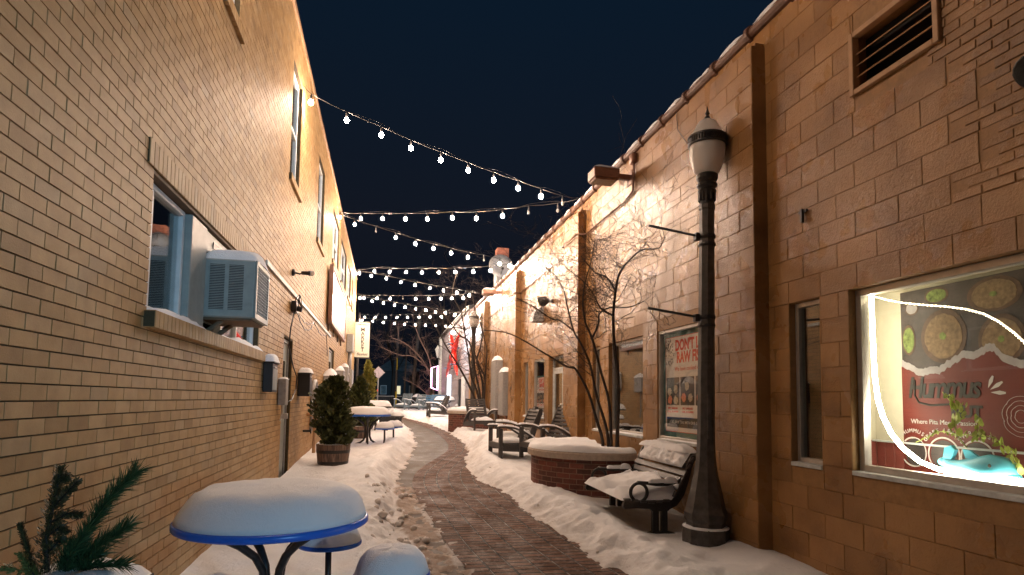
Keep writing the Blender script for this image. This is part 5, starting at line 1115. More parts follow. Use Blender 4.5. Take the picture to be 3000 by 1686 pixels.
for i, (x, y, h, lb) in enumerate([(-3.2, 58, 11, 'tall dark bare tree behind the market banner, across the street'), (.8, 66, 13, 'tall dark bare tree across the street, left of the leaning utility pole'), (5.0, 62, 12, 'tall dark bare tree across the street, right of the leaning utility pole')]):
    rr = random.Random(i); b = (x, y, gz(y)); st = [[(x, y, gz(y) - .1), (x + .1, y, gz(y) + h * .3), (x + rr.uniform(-.8, .8), y, gz(y) + h * .6), (x + rr.uniform(-1, 1), y, gz(y) + h)]]
    for k in range(6): a = rr.uniform(0, 6.28); z0 = gz(y) + h * rr.uniform(.25, .5); st.append([(x + .1, y, z0), (x + 1.5 * math.cos(a), y + 1.2 * math.sin(a), z0 + h * .15), (x + 2.7 * math.cos(a), y + 2 * math.sin(a), z0 + h * .4)])
    bare_tree('background_tree', lb, st, [(.25, .04)] + [(.10, .03)] * 6, b, 40 + i, 'bark', xmax=99, twl=1.9, dens=.62, group='bare trees across the street', levels=2)

# ------------------------------------------------------------------ slatted lounge chairs
def proto_chair(label, m='wood_dark', group='slatted garden chairs'):
    t = thing('garden_chair', label, 'chair', (0, 0, 0), group=group)
    for s in (-1, 1):
        mb = MB(); mb.box(s * .36 - .022, s * .36 + .022, -.43, -.35, 0, .585, bev=.004); mb.build('leg', m, t)
        mb = MB(); mb.box(s * .36 - .018, s * .36 + .018, -.349, .50, .13, .27, 0, RX(R(-3)), bev=.004); mb.build('side_rail', m, t)
        pr = [(-.45, .60), (-.30, .605), (-.12, .585), (.06, .525), (.22, .43), (.36, .30), (.50, .14)]; mb = MB(); up = [(y, z + .034) for y, z in pr]
        mb.prism([(y, z) for y, z in pr] + up[::-1], .085, 0, T(s * .36 - .0425, 0, 0) @ Matrix(((0, 0, 1, 0), (1, 0, 0, 0), (0, 1, 0, 0), (0, 0, 0, 1)))); ar = mb.build('armrest', m, t)
        mb = MB()
        for (p, q) in zip(pr[:5], pr[1:6]):
            L_ = math.hypot(q[0] - p[0], q[1] - p[1]); a = math.atan2(q[1] - p[1], q[0] - p[0]); pad(.075, L_ * 1.12, .035, T(s * .36, (p[0] + q[0]) / 2, (p[1] + q[1]) / 2 + .036) @ RX(a), 3 + int(p[0] * 9), 6, .3, 6, 6, 9, mb)
        mb.build('snow', 'snow', ar, True)
        ba = [(.12, .20), (.20, .42), (.30, .68), (.40, .90), (.435, .98)]; bb = [(.24, .18), (.33, .42), (.43, .68), (.50, .88), (.50, .98)]; mb = MB()
        mb.prism(ba + bb[::-1], .035, 0, T(s * .30 - .0175, 0, 0) @ Matrix(((0, 0, 1, 0), (1, 0, 0, 0), (0, 1, 0, 0), (0, 0, 0, 1)))); mb.build('back_post', m, t)
    mb = MB()
    for k in range(10):
        u = k / 9; y = .145 + .285 * u; z = .28 + .66 * u; mb.box(-.282, .282, -.012, .012, -.026, .026, 0, T(0, y + .012, z) @ RX(R(-22)), bev=.004)
    bk = mb.build('backrest', m, t)
    mb = MB()
    for k in range(6): y = -.40 + k * .095; mb.box(-.34, .34, y, y + .08, .285 - k * .012, .307 - k * .012, bev=.004)
    mb.box(-.34, .34, -.43, -.405, .20, .305, bev=.004); se = mb.build('seat', m, t)
    mb = MB(); pad(.58, .52, .10, T(0, -.13, .30), 6, 3, .55, 20, 18, 6, mb); mb.build('snow', 'snow', se, True)
    return t
c0 = proto_chair('dark slatted garden chair seen from its side, left of the near round planter')
def putc(o, x, y, face, label, dz=-.02, first=False):
    z = max(sz(x - .3, y - .3), sz(x, y)) + dz
    if first: o.location = (x, y, z); o.rotation_euler = (0, 0, face); return o
    return dup(o, (x, y, z), face, label)
# local front is -y; rotating by -90 deg makes it face -x
putc(c0, 2.62, 12.0, R(-84), '', first=True)
putc(c0, 2.98, 13.5, R(-100), 'dark slatted garden chair mostly hidden behind the one seen from its side')
putc(c0, 3.12, 11.15, R(-70), 'dark slatted garden chair whose back rises over the planter in front of the glass door', .10)
putc(c0, 2.98, 18.6, R(14), 'dark slatted garden chair facing the camera in front of the far planter', .02)
putc(c0, 2.32, 26.6, R(-86), 'dark slatted garden chair left of the far planter, the nearer of a pair')
putc(c0, 2.42, 28.2, R(-88), 'dark slatted garden chair left of the far planter, the farther of a pair')
c1 = proto_chair('blue-grey garden chair at the alley mouth, leftmost of the snow-filled row', 'wood_grey', 'blue-grey chairs at the alley mouth')
putc(c1, 1.15, 36.6, R(-38), '', first=True)
putc(c1, 2.0, 36.5, R(-38), 'blue-grey garden chair at the alley mouth, middle of the snow-filled row')
putc(c1, 2.85, 36.4, R(-38), 'blue-grey garden chair at the alley mouth, rightmost of the snow-filled row')

# ------------------------------------------------------------------ park bench by the lamp
def park_bench(x, y, z, rz, L_, label):
    t = thing('park_bench', label, 'bench', (0, 0, 0), group=None); m = 'dark_iron'   # local: length along x, front = -y, sat on z = 0
    YZ = Matrix(((0, 0, 1, 0), (1, 0, 0, 0), (0, 1, 0, 0), (0, 0, 0, 1)))
    for s in (-1, 1):
        X = T(s * L_ / 2 - .025, 0, 0) @ YZ; mb = MB()
        mb.prism([(-.02, .0), (.05, .0), (.05, .30), (-.02, .30)], .05, 0, X); mb.prism([(.085, .0), (.15, .0), (.15, .30), (.085, .30)], .05, 0, X)
        mb.prism([(-.10, .0), (.24, .0), (.24, .025), (.16, .045), (-.03, .045), (-.10, .02)], .049, 0, X @ T(0, 0, .0005)); mb.prism([(-.03, .28), (.16, .28), (.20, .33), (-.06, .33)], .049, 0, X @ T(0, 0, .0005))
        mb.build('leg', m, t)
        mb = MB(); mb.prism([(-.36, .34), (-.34, .31), (-.20, .315), (.0, .30), (.16, .29), (.26, .34), (.34, .45), (.40, .62), (.44, .78), (.47, .86), (.52, .87), (.55, .82), (.585, .83), (.59, .88), (.56, .925), (.50, .94), (.43, .91), (.38, .80), (.33, .62), (.27, .48), (.20, .40), (.05, .385), (-.2, .40), (-.34, .40)], .05, 0, X); mb.build('end_frame', m, t)
        mb = MB(); cx_ = -.17; cz = .495
        mb.tube([(s * L_ / 2, cx_ + .095 * math.cos(a), cz + .105 * math.sin(a)) for a in np.linspace(0, 2 * math.pi, 25)], .019, 8, cap=False)
        mb.tube([(s * L_ / 2, cx_ - .02, cz + .115), (s * L_ / 2, cx_ + .10, cz + .105), (s * L_ / 2, .02, .585), (s * L_ / 2, .16, .585), (s * L_ / 2, .28, .61), (s * L_ / 2, .345, .66)], .021, 8)
        ar = mb.build('armrest', m, t, True)
        mb = MB(); pad(.055, .22, .045, T(s * L_ / 2, .04, .605), 3, 6, .4, 6, 10, 9, mb); pad(.06, .16, .075, T(s * L_ / 2, .19, .60), 5, 3, .4, 6, 8, 9, mb); mb.build('snow', 'snow', ar, True)
    mb = MB()
    for k in range(6): y_ = -.345 + k * .09; zz = .402 - .012 * min(k, 3) + (.01 * max(0, k - 3)); mb.box(-L_ / 2 - .04, L_ / 2 + .04, y_, y_ + .07, zz, zz + .028, bev=.005)
    se = mb.build('seat', 'wood_dark', t)
    mb = MB()
    for k in range(6): u = k / 5; mb.box(-L_ / 2 - .04, L_ / 2 + .04, -.036, .036, -.014, .014, 0, T(0, .24 + .20 * u, .47 + .40 * u) @ RX(R(62 - 6 * u)), bev=.005)
    mb.box(-L_ / 2 - .04, L_ / 2 + .04, .47, .545, .915, .945, bev=.005); bk = mb.build('backrest', 'wood_dark', t)
    # drifted snow on the seat rising against the back, with two sat-in hollows at the front
    mb = MB(); nx, ny = 44, 22; v = []
    for i in range(nx + 1):
        for j in range(ny + 1):
            a = -1 + 2 * i / nx; b = j / ny; x_ = a * (L_ / 2 + .01); y_ = -.37 + .66 * b + .03 * (float(fbm(np.array(a * 4 + 30), np.array(b + 9.), 3)) - .45) * (b > .9)
            e_ = (1 - abs(a) ** 10) ** .5 * min(1, (b / .07) ** .5) if b > 0 else 0
            h = .10 + .20 * max(0, b - .30) + .085 * (float(fbm(np.array(a * 3 + 60), np.array(b * 3 + 60.), 4)) - .45) * 2
            h -= .14 * math.exp(-((a + .60) / .16) ** 2 - ((b - .24) / .14) ** 2) * .8 + .15 * math.exp(-((a - .22) / .26) ** 2 - ((b - .25) / .16) ** 2) * .8
            if b > .92: e_ *= max(0, (1 - b) / .08) ** .5
            v.append((x_, y_, .405 + max(.0, h) * e_))
    mb.add(v, [(i * (ny + 1) + j, (i + 1) * (ny + 1) + j, (i + 1) * (ny + 1) + j + 1, i * (ny + 1) + j + 1) for i in range(nx) for j in range(ny)]); mb.build('snow', 'snow', se, True)
    mb = MB(); pad(L_ * .95, .17, .085, T(-.0, .455, .946), 11, 8, .35, 44, 8, 7, mb); pad(L_ * .88, .21, .06, T(L_ * .04, .395, .865) @ RX(R(57)), 12, 6, .9, 50, 12, 16, mb); mb.build('snow', 'snow', bk, True)
    t.location = (x, y, z); t.rotation_euler = (0, 0, rz); t.scale = (1, 1, .93); return t
park_bench(2.93, 6.80, .16, R(-90 - 2), 1.36, 'dark iron and slat park bench heaped with snow, between the near planter and the lamp')

# ------------------------------------------------------------------ café tables with fixed seats
def proto_table(label, rot, m='blue', mt='tube', seats=(-15, 68, 253), group='round picnic tables with fixed stools'):
    t = thing('picnic_table', label, 'table', (0, 0, 0), group=group)
    mb = MB(); mb.lathe([(.50, .728), (.535, .730), (.545, .738), (.545, .765), (.538, .772), (.50, .774), (0, .774)], 56); tt_ = mb.build('table_top', m, t, True)
    mb = MB(); capdisc(.535, [(1, 0), (.985, .028), (.94, .075), (.885, .118), (.82, .152), (.73, .174), (.55, .183), (.3, .185), (.12, .184)], T(0, 0, .775), 3, 56, .022, mb); mb.build('snow', 'snow', tt_, True)
    for k in range(4):
        a = R(rot + 45 + 90 * k); c, s = math.cos(a), math.sin(a)
        pr = [(.36, .722), (.22, .64), (.12, .56), (.065, .47), (.05, .36), (.055, .24), (.09, .15), (.17, .09), (.30, .045), (.46, .015)]
        mb = MB(); mb.tube([(r_ * c, r_ * s, z) for r_, z in pr], .0235, 10); mb.build('leg', mt, t, True)
    for k, sa in enumerate(seats):
        a = R(rot + sa); c, s = math.cos(a), math.sin(a); sx_, sy_ = .72 * c, .72 * s; X = T(sx_, sy_, 0)
        mb = MB(); mb.lathe([(.19, .436), (.215, .438), (.222, .445), (.222, .462), (.21, .468), (0, .468)], 36, 0, X); st = mb.build('stool', m, t, True)
        mb = MB(); capdisc(.217, [(1, 0), (.97, .03), (.88, .08), (.72, .12), (.5, .14), (.25, .142)], X @ T(0, 0, .469), 5 + k, 36, .03, mb); mb.build('snow', 'snow', st, True)
        mb = MB(); mb.tube([(sx_ * .98, sy_ * .98, .435), (sx_ * .99, sy_ * .99, .20), (sx_ * .95, sy_ * .95, .09), (sx_ * .8, sy_ * .8, .035), (sx_ * .3, sy_ * .3, .03)], .0215, 8); mb.tube([(sx_ * .86, sy_ * .86, .425), (sx_ * 1.14, sy_ * 1.14, .425)], .012, 6); mb.build('stool_leg', mt, st, True)
    return t
t0 = proto_table('nearest blue-rimmed round picnic table, thickly capped with snow, at the left foreground', 0)
t0.location = (-.62, 3.84, .115)
t1 = dup(t0, (-.37, 15.0, gz(15) + .10), R(-40), 'blue-rimmed picnic table with dark bent-tube legs, right of the first potted evergreen')
def dk(o):
    for c in o.children:
        if c.type == 'MESH' and c.data.materials and c.data.materials[0] == M['blue']:
            c.data = c.data.copy(); c.data.materials[0] = M['tube']
        dk(c)
t2 = dup(t0, (-.28, 19.6, gz(19.6) + .13), R(20), 'dark-rimmed picnic table under deep snow behind the blue-rimmed one'); dk(t2)
t3 = dup(t0, (3.0, 30.2, gz(30) + .10), R(10), 'farthest picnic table, pale with snow beside the blue bench'); dk(t3)
# ------------------------------------------------------------------ dark trough planter
tp = thing('trough_planter', 'dark rectangular trough with a ragged heap of snow beside the pavement', 'planter', (.25, 22.6, .5))
mb = MB(); zb = gz(22.6) + .02
mb.prism([(-.36, 0), (.36, 0), (.42, .38), (-.42, .38)], .5, 0, T(.25, 22.85, zb) @ RX(R(90))); mb.box(-.20, .70, 22.33, 22.87, zb + .381, zb + .42, bev=.01); mb.build('trough', 'black', tp)
mb = MB(); pad(.84, .48, .24, T(.25, 22.6, zb + .421), 7, 2.5, .9, 22, 14, 5, mb); mb.build('snow', 'snow', tp, True)

# ------------------------------------------------------------------ barrels and evergreens
def barrel(x, y, zb, r, h, label):
    t = thing('barrel_planter', label, 'planter', (x, y, zb), group='half-barrel planters'); X = T(x, y, zb)
    mb = MB(); n = 44; prof = [(.83, -.04), (.87, .1), (.93, .45), (.985, .8), (1, 1), (.93, 1), (.93, .9), (0, .9)]
    mb.lathe([(r * a, h * b) for a, b in prof], n, 0, X); bo = mb.build('staves', 'barrel', t)
    for (z0_, z1_) in ((.14, .26), (.62, .76)):
        ra = r * (.83 + .17 * z0_ + .035); rb = r * (.83 + .17 * z1_ + .035); mb = MB(); mb.lathe([(ra - .01, h * z0_), (ra, h * z0_), (rb, h * z1_), (rb - .01, h * z1_)], 44, 0, X, cap=False); mb.build('hoop', 'dark_iron', t)
    mb = MB(); capdisc(r * .92, [(1, 0), (.9, .03), (.6, .04), (.2, .045)], X @ T(0, 0, h * .93), 3, 32, .08, mb); mb.build('snow', 'snow', t, True); return t
def evergreen(x, y, zb, prof, m, n, label, size, seed, snow=0, group='evergreens in half barrels'):
    """prof: [(height, radius)]; many small sprays of scale-leaves through the crown's volume"""
    t = thing('evergreen', label, 'shrub', (x, y, zb), group=group); r_ = np.random.RandomState(seed)
    H_ = prof[-1][0]; hs = np.array([p[0] for p in prof]); rr_ = np.array([p[1] for p in prof])
    mb = MB(); mb.tube([(x, y, zb - .1), (x, y, zb + H_ * .9)], [.03, .006], 6); mb.build('trunk', 'bark', t)
    N = n; hh = r_.uniform(hs[0], H_, N * 2); R0 = np.interp(hh, hs, rr_); kp = r_.rand(N * 2) < (R0 / rr_.max()) ** 1.1 + .06; hh = hh[kp][:N]; R0 = R0[kp][:N]; N = len(hh)
    an = r_.uniform(0, 2 * np.pi, N); lump = .76 + .50 * np.sin(an * 3 + hh * 7) * np.sin(hh * 11 + an * 2) + .16 * np.sin(an * 7 - hh * 17); q = r_.rand(N) ** .38 * lump
    cx = q * R0 * np.cos(an); cy = q * R0 * np.sin(an); F = []; V = []; rn = []
    for i in range(N):
        c = Vector((x + cx[i], y + cy[i], zb + hh[i])); out = Vector((math.cos(an[i]), math.sin(an[i]), r_.uniform(.3, 1.6))).normalized()
        sd_ = out.cross(Vector((r_.normal(), r_.normal(), r_.normal()))).normalized(); s_ = size * r_.uniform(.6, 1.4); w = sd_ * s_ * .26
        o = len(V); V += [tuple(c - out * s_ * .5), tuple(c + w - out * s_ * .05), tuple(c + out * s_ * .35 + w * 1.3), tuple(c + out * s_ * .6), tuple(c + out * s_ * .2), tuple(c + out * s_ * .35 - w * 1.3), tuple(c - w - out * s_ * .05)]
        F += [(o, o + 1, o + 4), (o + 1, o + 2, o + 4), (o + 4, o + 2, o + 3), (o + 4, o + 3, o + 5), (o + 4, o + 5, o + 6), (o, o + 4, o + 6)]; rn += [float(min(1, max(0, .45 + r_.normal(0, .28))))] * 6
    mb = MB(); mb.add(V, F); mb.rnd = rn; cr = mb.build('crown', m, t)
    if snow:
        mb = MB()
        for _ in range(snow): i = r_.randint(N); mb.ell((x + cx[i] * 1.02, y + cy[i] * 1.02, zb + hh[i] + .01), (.016, .02, .008), 6, 4)
        mb.build('snow', 'snow', cr, True)
    return t
zb1 = gz(11.3) + .11
barrel(-.87, 11.3, zb1, .30, .40, 'near half-barrel planter of dark staves on the snow, under the first evergreen')
evergreen(-.87, 11.3, zb1 + .36, [(0, .20), (.12, .33), (.35, .37), (.75, .35), (1.0, .31), (1.15, .22), (1.27, .08)], 'thuja_dark', 8000, 'near dark green evergreen shrub growing from the near half barrel', .060, 3, 26)
zb2 = gz(15.9) + .1
barrel(-.66, 16.4, zb2, .30, .40, 'second half-barrel planter, partly hidden behind the blue-rimmed table legs')
evergreen(-.62, 16.4, zb2 + .36, [(0, .22), (.2, .38), (.5, .42), (.9, .30), (1.2, .15), (1.35, .05)], 'thuja_dark', 5200, 'second dark green evergreen shrub, behind the blue-rimmed table top', .075, 5, 14)
zb3 = gz(21) + .1
barrel(-.58, 21.4, zb3, .32, .42, 'third half-barrel planter, hidden low behind the dark-rimmed table')
evergreen(-.58, 21.4, zb3 + .36, [(0, .26), (.3, .36), (.8, .35), (1.3, .26), (1.7, .14), (1.98, .04)], 'thuja_gold', 6500, 'tall golden-green conical evergreen below the market banner', .085, 6, 10)
# ------------------------------------------------------------------ winter greens in the near pot
pt = thing('tall_planter', 'tall dark planter at the bottom left corner holding winter greens', 'planter', (-1.02, 2.3, 0))
mb = MB(); mb.prism([(-.20, -.20), (.20, -.20), (.20, .20), (-.20, .20)], .90, 0, T(-1.02, 2.3, .04)); mb.build('pot', 'black', pt)
mb = MB(); pad(.40, .40, .075, T(-1.02, 2.3, .94), 4, 5, .5, 14, 14, 6, mb); mb.build('snow', 'snow', pt, True)
def greens(name, label, cat, shoots, kind, m, seed, nd=1.0):
    t = thing(name, label, cat, (-1.02, 2.3, .94), group=None); r_ = random.Random(seed); V = []; F = []; rn = []; stm = MB()
    for (P, r0, Ln) in shoots:
        P = [Vector(p) for p in P]; fine = []
        for i in range(len(P) - 1): fine += [P[i].lerp(P[i + 1], k / 10) for k in range(10)]
        fine.append(P[-1]); stm.tube([tuple(p) for p in fine], [r0 * (1 - .6 * i / len(fine)) for i in range(len(fine))], 5)
        tot = sum((fine[i + 1] - fine[i]).length for i in range(len(fine) - 1)); n = int(tot * nd * (2300 if kind == 'pine' else 2600))
        for _ in range(n):
            i = r_.randrange(0, len(fine) - 1); d = (fine[i + 1] - fine[i]).normalized(); u = i / len(fine); p = fine[i].lerp(fine[i + 1], r_.random())
            s_ = Vector((r_.gauss(0, 1), r_.gauss(0, 1), r_.gauss(0, 1))); s_ = (s_ - d * s_.dot(d)).normalized()
            if kind == 'pine':
                a = r_.uniform(.35, .9); dr_ = (d * math.cos(a) + s_ * math.sin(a)).normalized() + Vector((0, 0, .05)); L_ = Ln * r_.uniform(.6, 1.1); w = dr_.cross(Vector((r_.random(), r_.random(), r_.random()))).normalized() * .0015
                q = p + dr_ * L_ * .5 + Vector((0, 0, .003)); e_ = p + dr_ * L_; o = len(V); V += [tuple(p - w), tuple(p + w), tuple(q + w), tuple(q - w), tuple(e_)]; F += [(o, o + 1, o + 2, o + 3), (o + 3, o + 2, o + 4)]; rn += [r_.random()] * 2
            else:
                sw = Ln * (.5 + .5 * abs(math.sin(i * .9))) * (1.15 - .8 * u); off = s_ * sw * r_.random() ** .6; dr_ = (d * .8 + s_ * .8).normalized(); c = p + off; L_ = r_.uniform(.006, .014); w = dr_.cross(s_ + Vector((.1, .2, .3))).normalized() * .0026
                o = len(V); V += [tuple(c - w), tuple(c + w), tuple(c + dr_ * L_ + w * .6), tuple(c + dr_ * L_ - w * .6)]; F += [(o, o + 1, o + 2, o + 3)]; rn += [r_.random()]
    mb = MB(); mb.add(V, F); mb.rnd = rn; mb.build('needles', m, t); stm.build('stems', 'bark', t, True); return t
B = (-1.02, 2.32, .97)
greens('pine_branch', 'long-needled green pine boughs leaning right in the corner planter', 'greenery', [([B, (-.98, 2.31, 1.12), (-.91, 2.30, 1.24), (-.825, 2.29, 1.335)], .006, .075), ([B, (-.98, 2.29, 1.06), (-.91, 2.28, 1.10), (-.835, 2.27, 1.155)], .005, .068), ([(-1.0, 2.3, .97), (-.94, 2.26, 1.03), (-.82, 2.24, 1.035)], .005, .06), ([(-1.03, 2.3, .97), (-1.0, 2.26, 1.06), (-.95, 2.26, 1.15)], .004, .06), ([(-1.0, 2.3, .97), (-.96, 2.27, 1.04), (-.90, 2.25, 1.07)], .004, .06), ([(-1.04, 2.3, .97), (-1.03, 2.28, 1.05), (-1.0, 2.27, 1.10)], .004, .055)], 'pine', 'needle', 3)
up = [(-1.075, 2.3, .98), (-1.085, 2.3, 1.12), (-1.07, 2.3, 1.25), (-1.055, 2.3, 1.355)]
cyp = [(up, .009, .036)]
for (a, b, c) in (((-1.072, 2.3, 1.22), (-1.03, 2.29, 1.27), (-.995, 2.28, 1.31)), ((-1.075, 2.3, 1.17), (-1.03, 2.3, 1.20), (-.985, 2.3, 1.195)), ((-1.08, 2.3, 1.13), (-1.04, 2.29, 1.16), (-1.02, 2.29, 1.14)), ((-1.06, 2.3, 1.30), (-1.035, 2.3, 1.33), (-1.03, 2.3, 1.31)), ((-1.08, 2.3, 1.07), (-1.045, 2.29, 1.11), (-1.03, 2.28, 1.12))): cyp.append(([a, b, c], .0035, .020))
cyp.append(([(-1.10, 2.3, .98), (-1.135, 2.3, 1.08), (-1.165, 2.3, 1.17)], .004, .013))
greens('cypress_branch', 'upright brownish cypress sprig beside the pine boughs in the corner planter', 'greenery', cyp, 'cyp', 'cyp', 5, 1.5)
greens('cedar_branch', 'low pale green cedar fronds at the bottom left of the corner planter', 'greenery', [([(-1.10, 2.3, .97), (-1.13, 2.28, 1.02), (-1.19, 2.27, 1.04)], .003, .03), ([(-1.08, 2.28, .97), (-1.10, 2.25, 1.03), (-1.13, 2.24, 1.09)], .003, .02), ([(-1.1, 2.27, .97), (-1.16, 2.25, .99), (-1.2, 2.25, 1.01)], .003, .03)], 'cyp', 'cyplight', 6, 1.0)

# ------------------------------------------------------------------ alley mouth and street
bb = thing('blue_bench', 'blue slatted bench at the alley mouth beside the grey building', 'bench', (2.9, 34, .8)); zb = gz(34) + .1
mb = MB()
for k in range(5): mb.box(2.35, 3.45, 34.3, 34.33, zb + .48 + k * .10, zb + .55 + k * .10, bev=.004)
mb.build('backrest', 'blue_frame', bb); mb = MB(); mb.box(2.35, 3.45, 33.85, 34.29, zb + .42, zb + .46, bev=.004); st = mb.build('seat', 'blue_frame', bb)
mb = MB(); pad(1.05, .42, .10, T(2.9, 34.07, zb + .461), 4, 5, .4, 20, 10, 5, mb); mb.build('snow', 'snow', st, True)
for x in (2.42, 3.38):
    mb = MB(); mb.box(x - .03, x + .03, 33.9, 33.96, zb - .1, zb + .42); mb.box(x - .03, x + .03, 34.22, 34.29, zb - .1, zb + .419); mb.box(x - .03, x + .03, 33.86, 34.29, zb + .62, zb + .66); mb.build('leg', 'blue_frame', bb)
for (x, y, h, lean, r_, lb) in ((2.15, 44.6, 7.2, .55, .15, 'thick utility pole leaning right at the street'), (-.4 + 1.25, 45.2, 6.2, .1, .09, 'slim utility pole with a yellow guard at its foot'), (1.55, 47, 5.0, .15, .07, 'thinnest pole between the two utility poles')):
    t = thing('utility_pole', lb, 'pole', (x, y, gz(y)), group='poles along the street'); z = gz(y)
    mb = MB(); mb.tube([(x - lean * .4, y, z - .1), (x + lean * .6, y, z + h)], [r_, r_ * .75], 10); mb.build('pole', 'pole', t, True)
    if 'yellow' in lb: mb = MB(); mb.tube([(x, y - .12, z), (x + .02, y - .12, z + 1.3)], .06); mb.build('guard', 'yellow', t, True); mb = MB(); mb.tube([(x + .03, y - .12, z + 2.9), (x + .04, y - .12, z + 3.8)], .03); mb.build('upper_guard', 'yellow', t, True); mb = MB(); mb.tube([(x, y, z + 4.6), (x, y, z + 5.2)], .16); mb.build('transformer', 'dark_house', t, True)
ps = thing('street_pole', 'dark pole at the far end of the left building holding the last light strings', 'pole', (-1.7, 38.02, .8)); mb = MB(); mb.tube([(-1.7, 38.02, .6), (-1.64, 38.02, 6.9)], [.10, .07], 10); mb.build('pole', 'pole', ps, True)
dsn = thing('diamond_sign', 'pale diamond road sign seen from behind, right of the golden evergreen', 'sign', (-.38, 40, .85))
mb = MB(); mb.box(-.29, .29, -.006, .006, -.29, .29, 0, T(-.40, 39.9, 3.28) @ RY(R(45)), bev=.004); mb.build('plate', 'pinksign', dsn); mb = MB(); mb.tube([(-.42, 39.93, .7), (-.40, 39.93, 3.35)], .04); mb.build('post', 'grey_metal', dsn, True); mb = MB(); mb.box(-.47, -.40, 39.85, 39.885, 2.05, 2.17); mb.build('reflector', 'reflector_glow', dsn)
br_ = thing('bollard_lamp', 'short black bollard on the street corner left of the leaning utility pole', 'bollard', (1.28, 41, .85)); mb = MB(); mb.lathe([(.14, 0), (.14, .1), (.09, .15), (.08, .9), (.13, .95), (.13, 1.05), (.05, 1.15), (0, 1.2)], 14, 0, T(1.28, 40.6, gz(40.6))); mb.build('post', 'black', br_)
# dark houses across the street
for (x0, x1, y, h, rh, lb, wins) in ((-9, -2.0, 78, 3.6, 2.4, 'dark house across the street, mostly behind the golden evergreen', []), (-1.0, 4.5, 80, 4.4, 2.2, 'dark house across the street with one small lit window', [(1.1, 2.0)]), (6, 13, 74, 4.2, 2.0, 'dark house across the street behind the grey building corner', [])):
    t = thing('house', lb, 'house', ((x0 + x1) / 2, y, gz(y)), group='dark houses across the street'); z = gz(y)
    mb = MB(); mb.box(x0, x1, y, y + 7, z - .2, z + h); mb.build('wall', 'dark_house', t)
    mb = MB(); mb.prism([(x0 - .3, 0), (x1 + .3, 0), ((x0 + x1) / 2, rh)], 7.6, 0, T(0, y + 7.3, z + h + .001) @ RX(R(90))); mb.build('roof', 'asphalt', t)
    for k, xq in enumerate(np.linspace(x0 + .9, x1 - .9, 3)):
        lit = wins and k == 1; mb = MB(); mb.box(xq - .4, xq + .4, y - .05, y - .002, z + 1.3, z + 2.5); f = mb.build('window', 'grey_metal', t); mb = MB(); mb.box(xq - .32, xq + .32, y - .06, y - .052, z + 1.38, z + 2.42); mb.build('pane', 'far_win' if lit else 'glass', f)
# fence of iron rails across the street
fn = thing('iron_fence', 'low dark iron fence with snow on top across the street', 'fence', (1, 53, .8)); mb = MB()
for i in range(60): x = -5 + i * .16; mb.box(x, x + .03, 53, 53.03, .8, 1.75)
mb.box(-5, 4.6, 53.031, 53.05, 1.6, 1.65); mb.box(-5, 4.6, 53.031, 53.05, .95, 1.0); mb.build('rails', 'black', fn); mb = MB(); pad(9.6, .08, .08, T(-.2, 53.02, 1.76), 5, 8, .6, 90, 4, 4, mb); mb.build('snow', 'snow', fn, True)
um = thing('covered_grill', 'small round dark grill with a cap of snow near the hooded person', 'grill', (2.35, 41, .85)); mb = MB(); mb.lathe([(.05, 0), (.05, .5), (.25, .6), (.30, .75), (.27, .9), (0, .95)], 20, 0, T(2.2, 40.6, gz(40.6))); mb.build('kettle', 'black', um, True); mb = MB(); capdisc(.38, [(1, 0), (.8, .1), (.4, .2), (.1, .22)], T(2.2, 40.6, gz(40.6) + .9), 2, 24, .03, mb); mb.build('snow', 'snow', um, True)
evergreen(3.25, 41.6, gz(41) - .02, [(0, .3), (.4, .42), (.9, .30), (1.3, .06)], 'thuja_dark', 900, 'small dark shrub at the foot of the white corner post', .14, 9, 0, group='shrubs at the alley mouth')

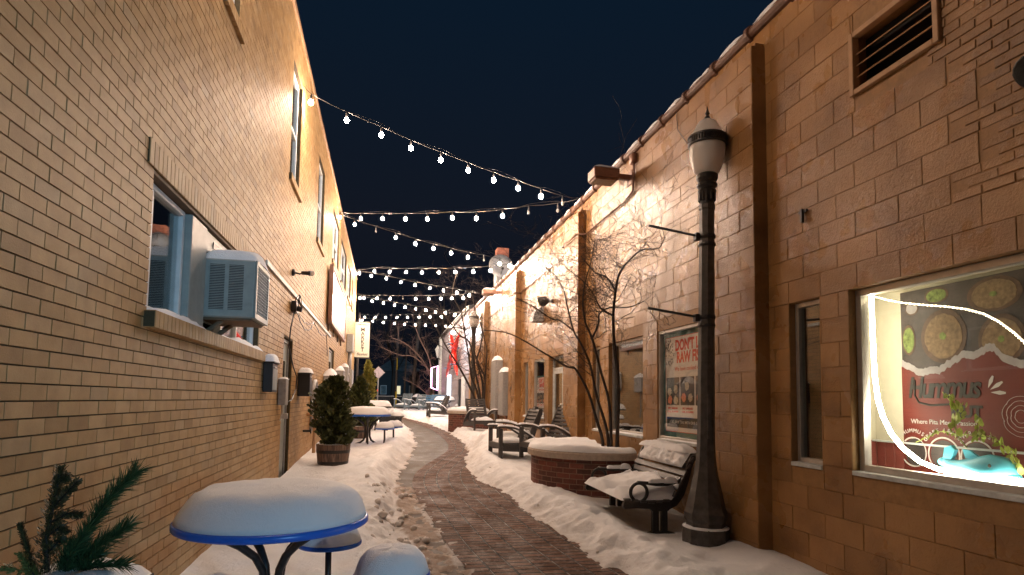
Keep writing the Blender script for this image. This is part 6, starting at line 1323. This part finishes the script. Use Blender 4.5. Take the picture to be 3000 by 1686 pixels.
# ------------------------------------------------------------------ the person
def person(x, y, z, rz):
    t = thing('person', 'person in a purple jacket and dark knit hat stooping beyond the blue bench', 'person', (x, y, z), rz)
    vs = [(0, 0, .95), (0, -.04, 1.15), (0, -.12, 1.36), (0, -.17, 1.47), (0, -.22, 1.55),
          (.19, -.12, 1.40), (.25, -.22, 1.15), (.20, -.42, 1.06), (.17, -.50, 1.05), (-.19, -.12, 1.40), (-.25, -.22, 1.15), (-.20, -.42, 1.06), (-.17, -.50, 1.05),
          (.10, 0, .90), (.12, -.05, .50), (.12, .0, .10), (.12, -.14, .05), (-.10, 0, .90), (-.13, .02, .50), (-.13, .08, .10), (-.13, -.06, .05), (0, -.25, 1.62), (0, -.28, 1.70)]
    es = [(0, 1), (1, 2), (2, 3), (3, 4), (2, 5), (5, 6), (6, 7), (7, 8), (2, 9), (9, 10), (10, 11), (11, 12), (0, 13), (13, 14), (14, 15), (15, 16), (0, 17), (17, 18), (18, 19), (19, 20), (4, 21), (21, 22)]
    rad = [.15, .14, .16, .075, .06, .075, .055, .042, .035, .075, .055, .042, .035, .095, .065, .045, .04, .095, .065, .045, .04, .095, .085]
    me = bpy.data.meshes.new('body'); me.from_pydata(vs, es, []); o = bpy.data.objects.new('body', me); COL.objects.link(o)
    sk = o.modifiers.new('s', 'SKIN'); 
    for i, r_ in enumerate(rad): me.skin_vertices[0].data[i].radius = (r_, r_)
    me.skin_vertices[0].data[0].use_root = True; sb = o.modifiers.new('b', 'SUBSURF'); sb.levels = 2; sb.render_levels = 2
    dg = bpy.context.evaluated_depsgraph_get(); m2 = bpy.data.meshes.new_from_object(o.evaluated_get(dg)); o.modifiers.clear(); o.data = m2
    for m in ('purple', 'navy', 'skin'): m2.materials.append(M[m])
    for p in m2.polygons:
        c = p.center; p.use_smooth = True; p.material_index = 1 if c.z < .93 else (2 if c.z > 1.53 or (c.y < -.44 and c.z < 1.2) else 0)
    o.parent = t
    mb = MB(); mb.ell((0, -.27, 1.72), (.115, .13, .10), 16, 10); mb.lathe([(.125, 0), (.13, .01), (.13, .05), (.12, .06)], 18, 0, T(0, -.265, 1.655)); mb.build('hat', 'navy', t, True, local=True)
    for s in (-1, 1):
        for k in range(5):
            mb = MB(); a = (-.03 + .018 * k); mb.tube([(s * .17 + a, -.51, 1.045 - .004 * abs(k - 2)), (s * .17 + a * 1.1, -.555, 1.03), (s * .17 + a * 1.1, -.58 + .006 * abs(k - 2), 1.0)], [.010, .009, .006], 6); mb.build('finger', 'skin', t, True, local=True)
    mb = MB(); mb.ell((0, -.365, 1.66), (.014, .022, .02), 8, 6); mb.build('nose', 'skin', t, True, local=True)
    return t
person(3.0, 42.6, gz(42.6) - .05, R(35))
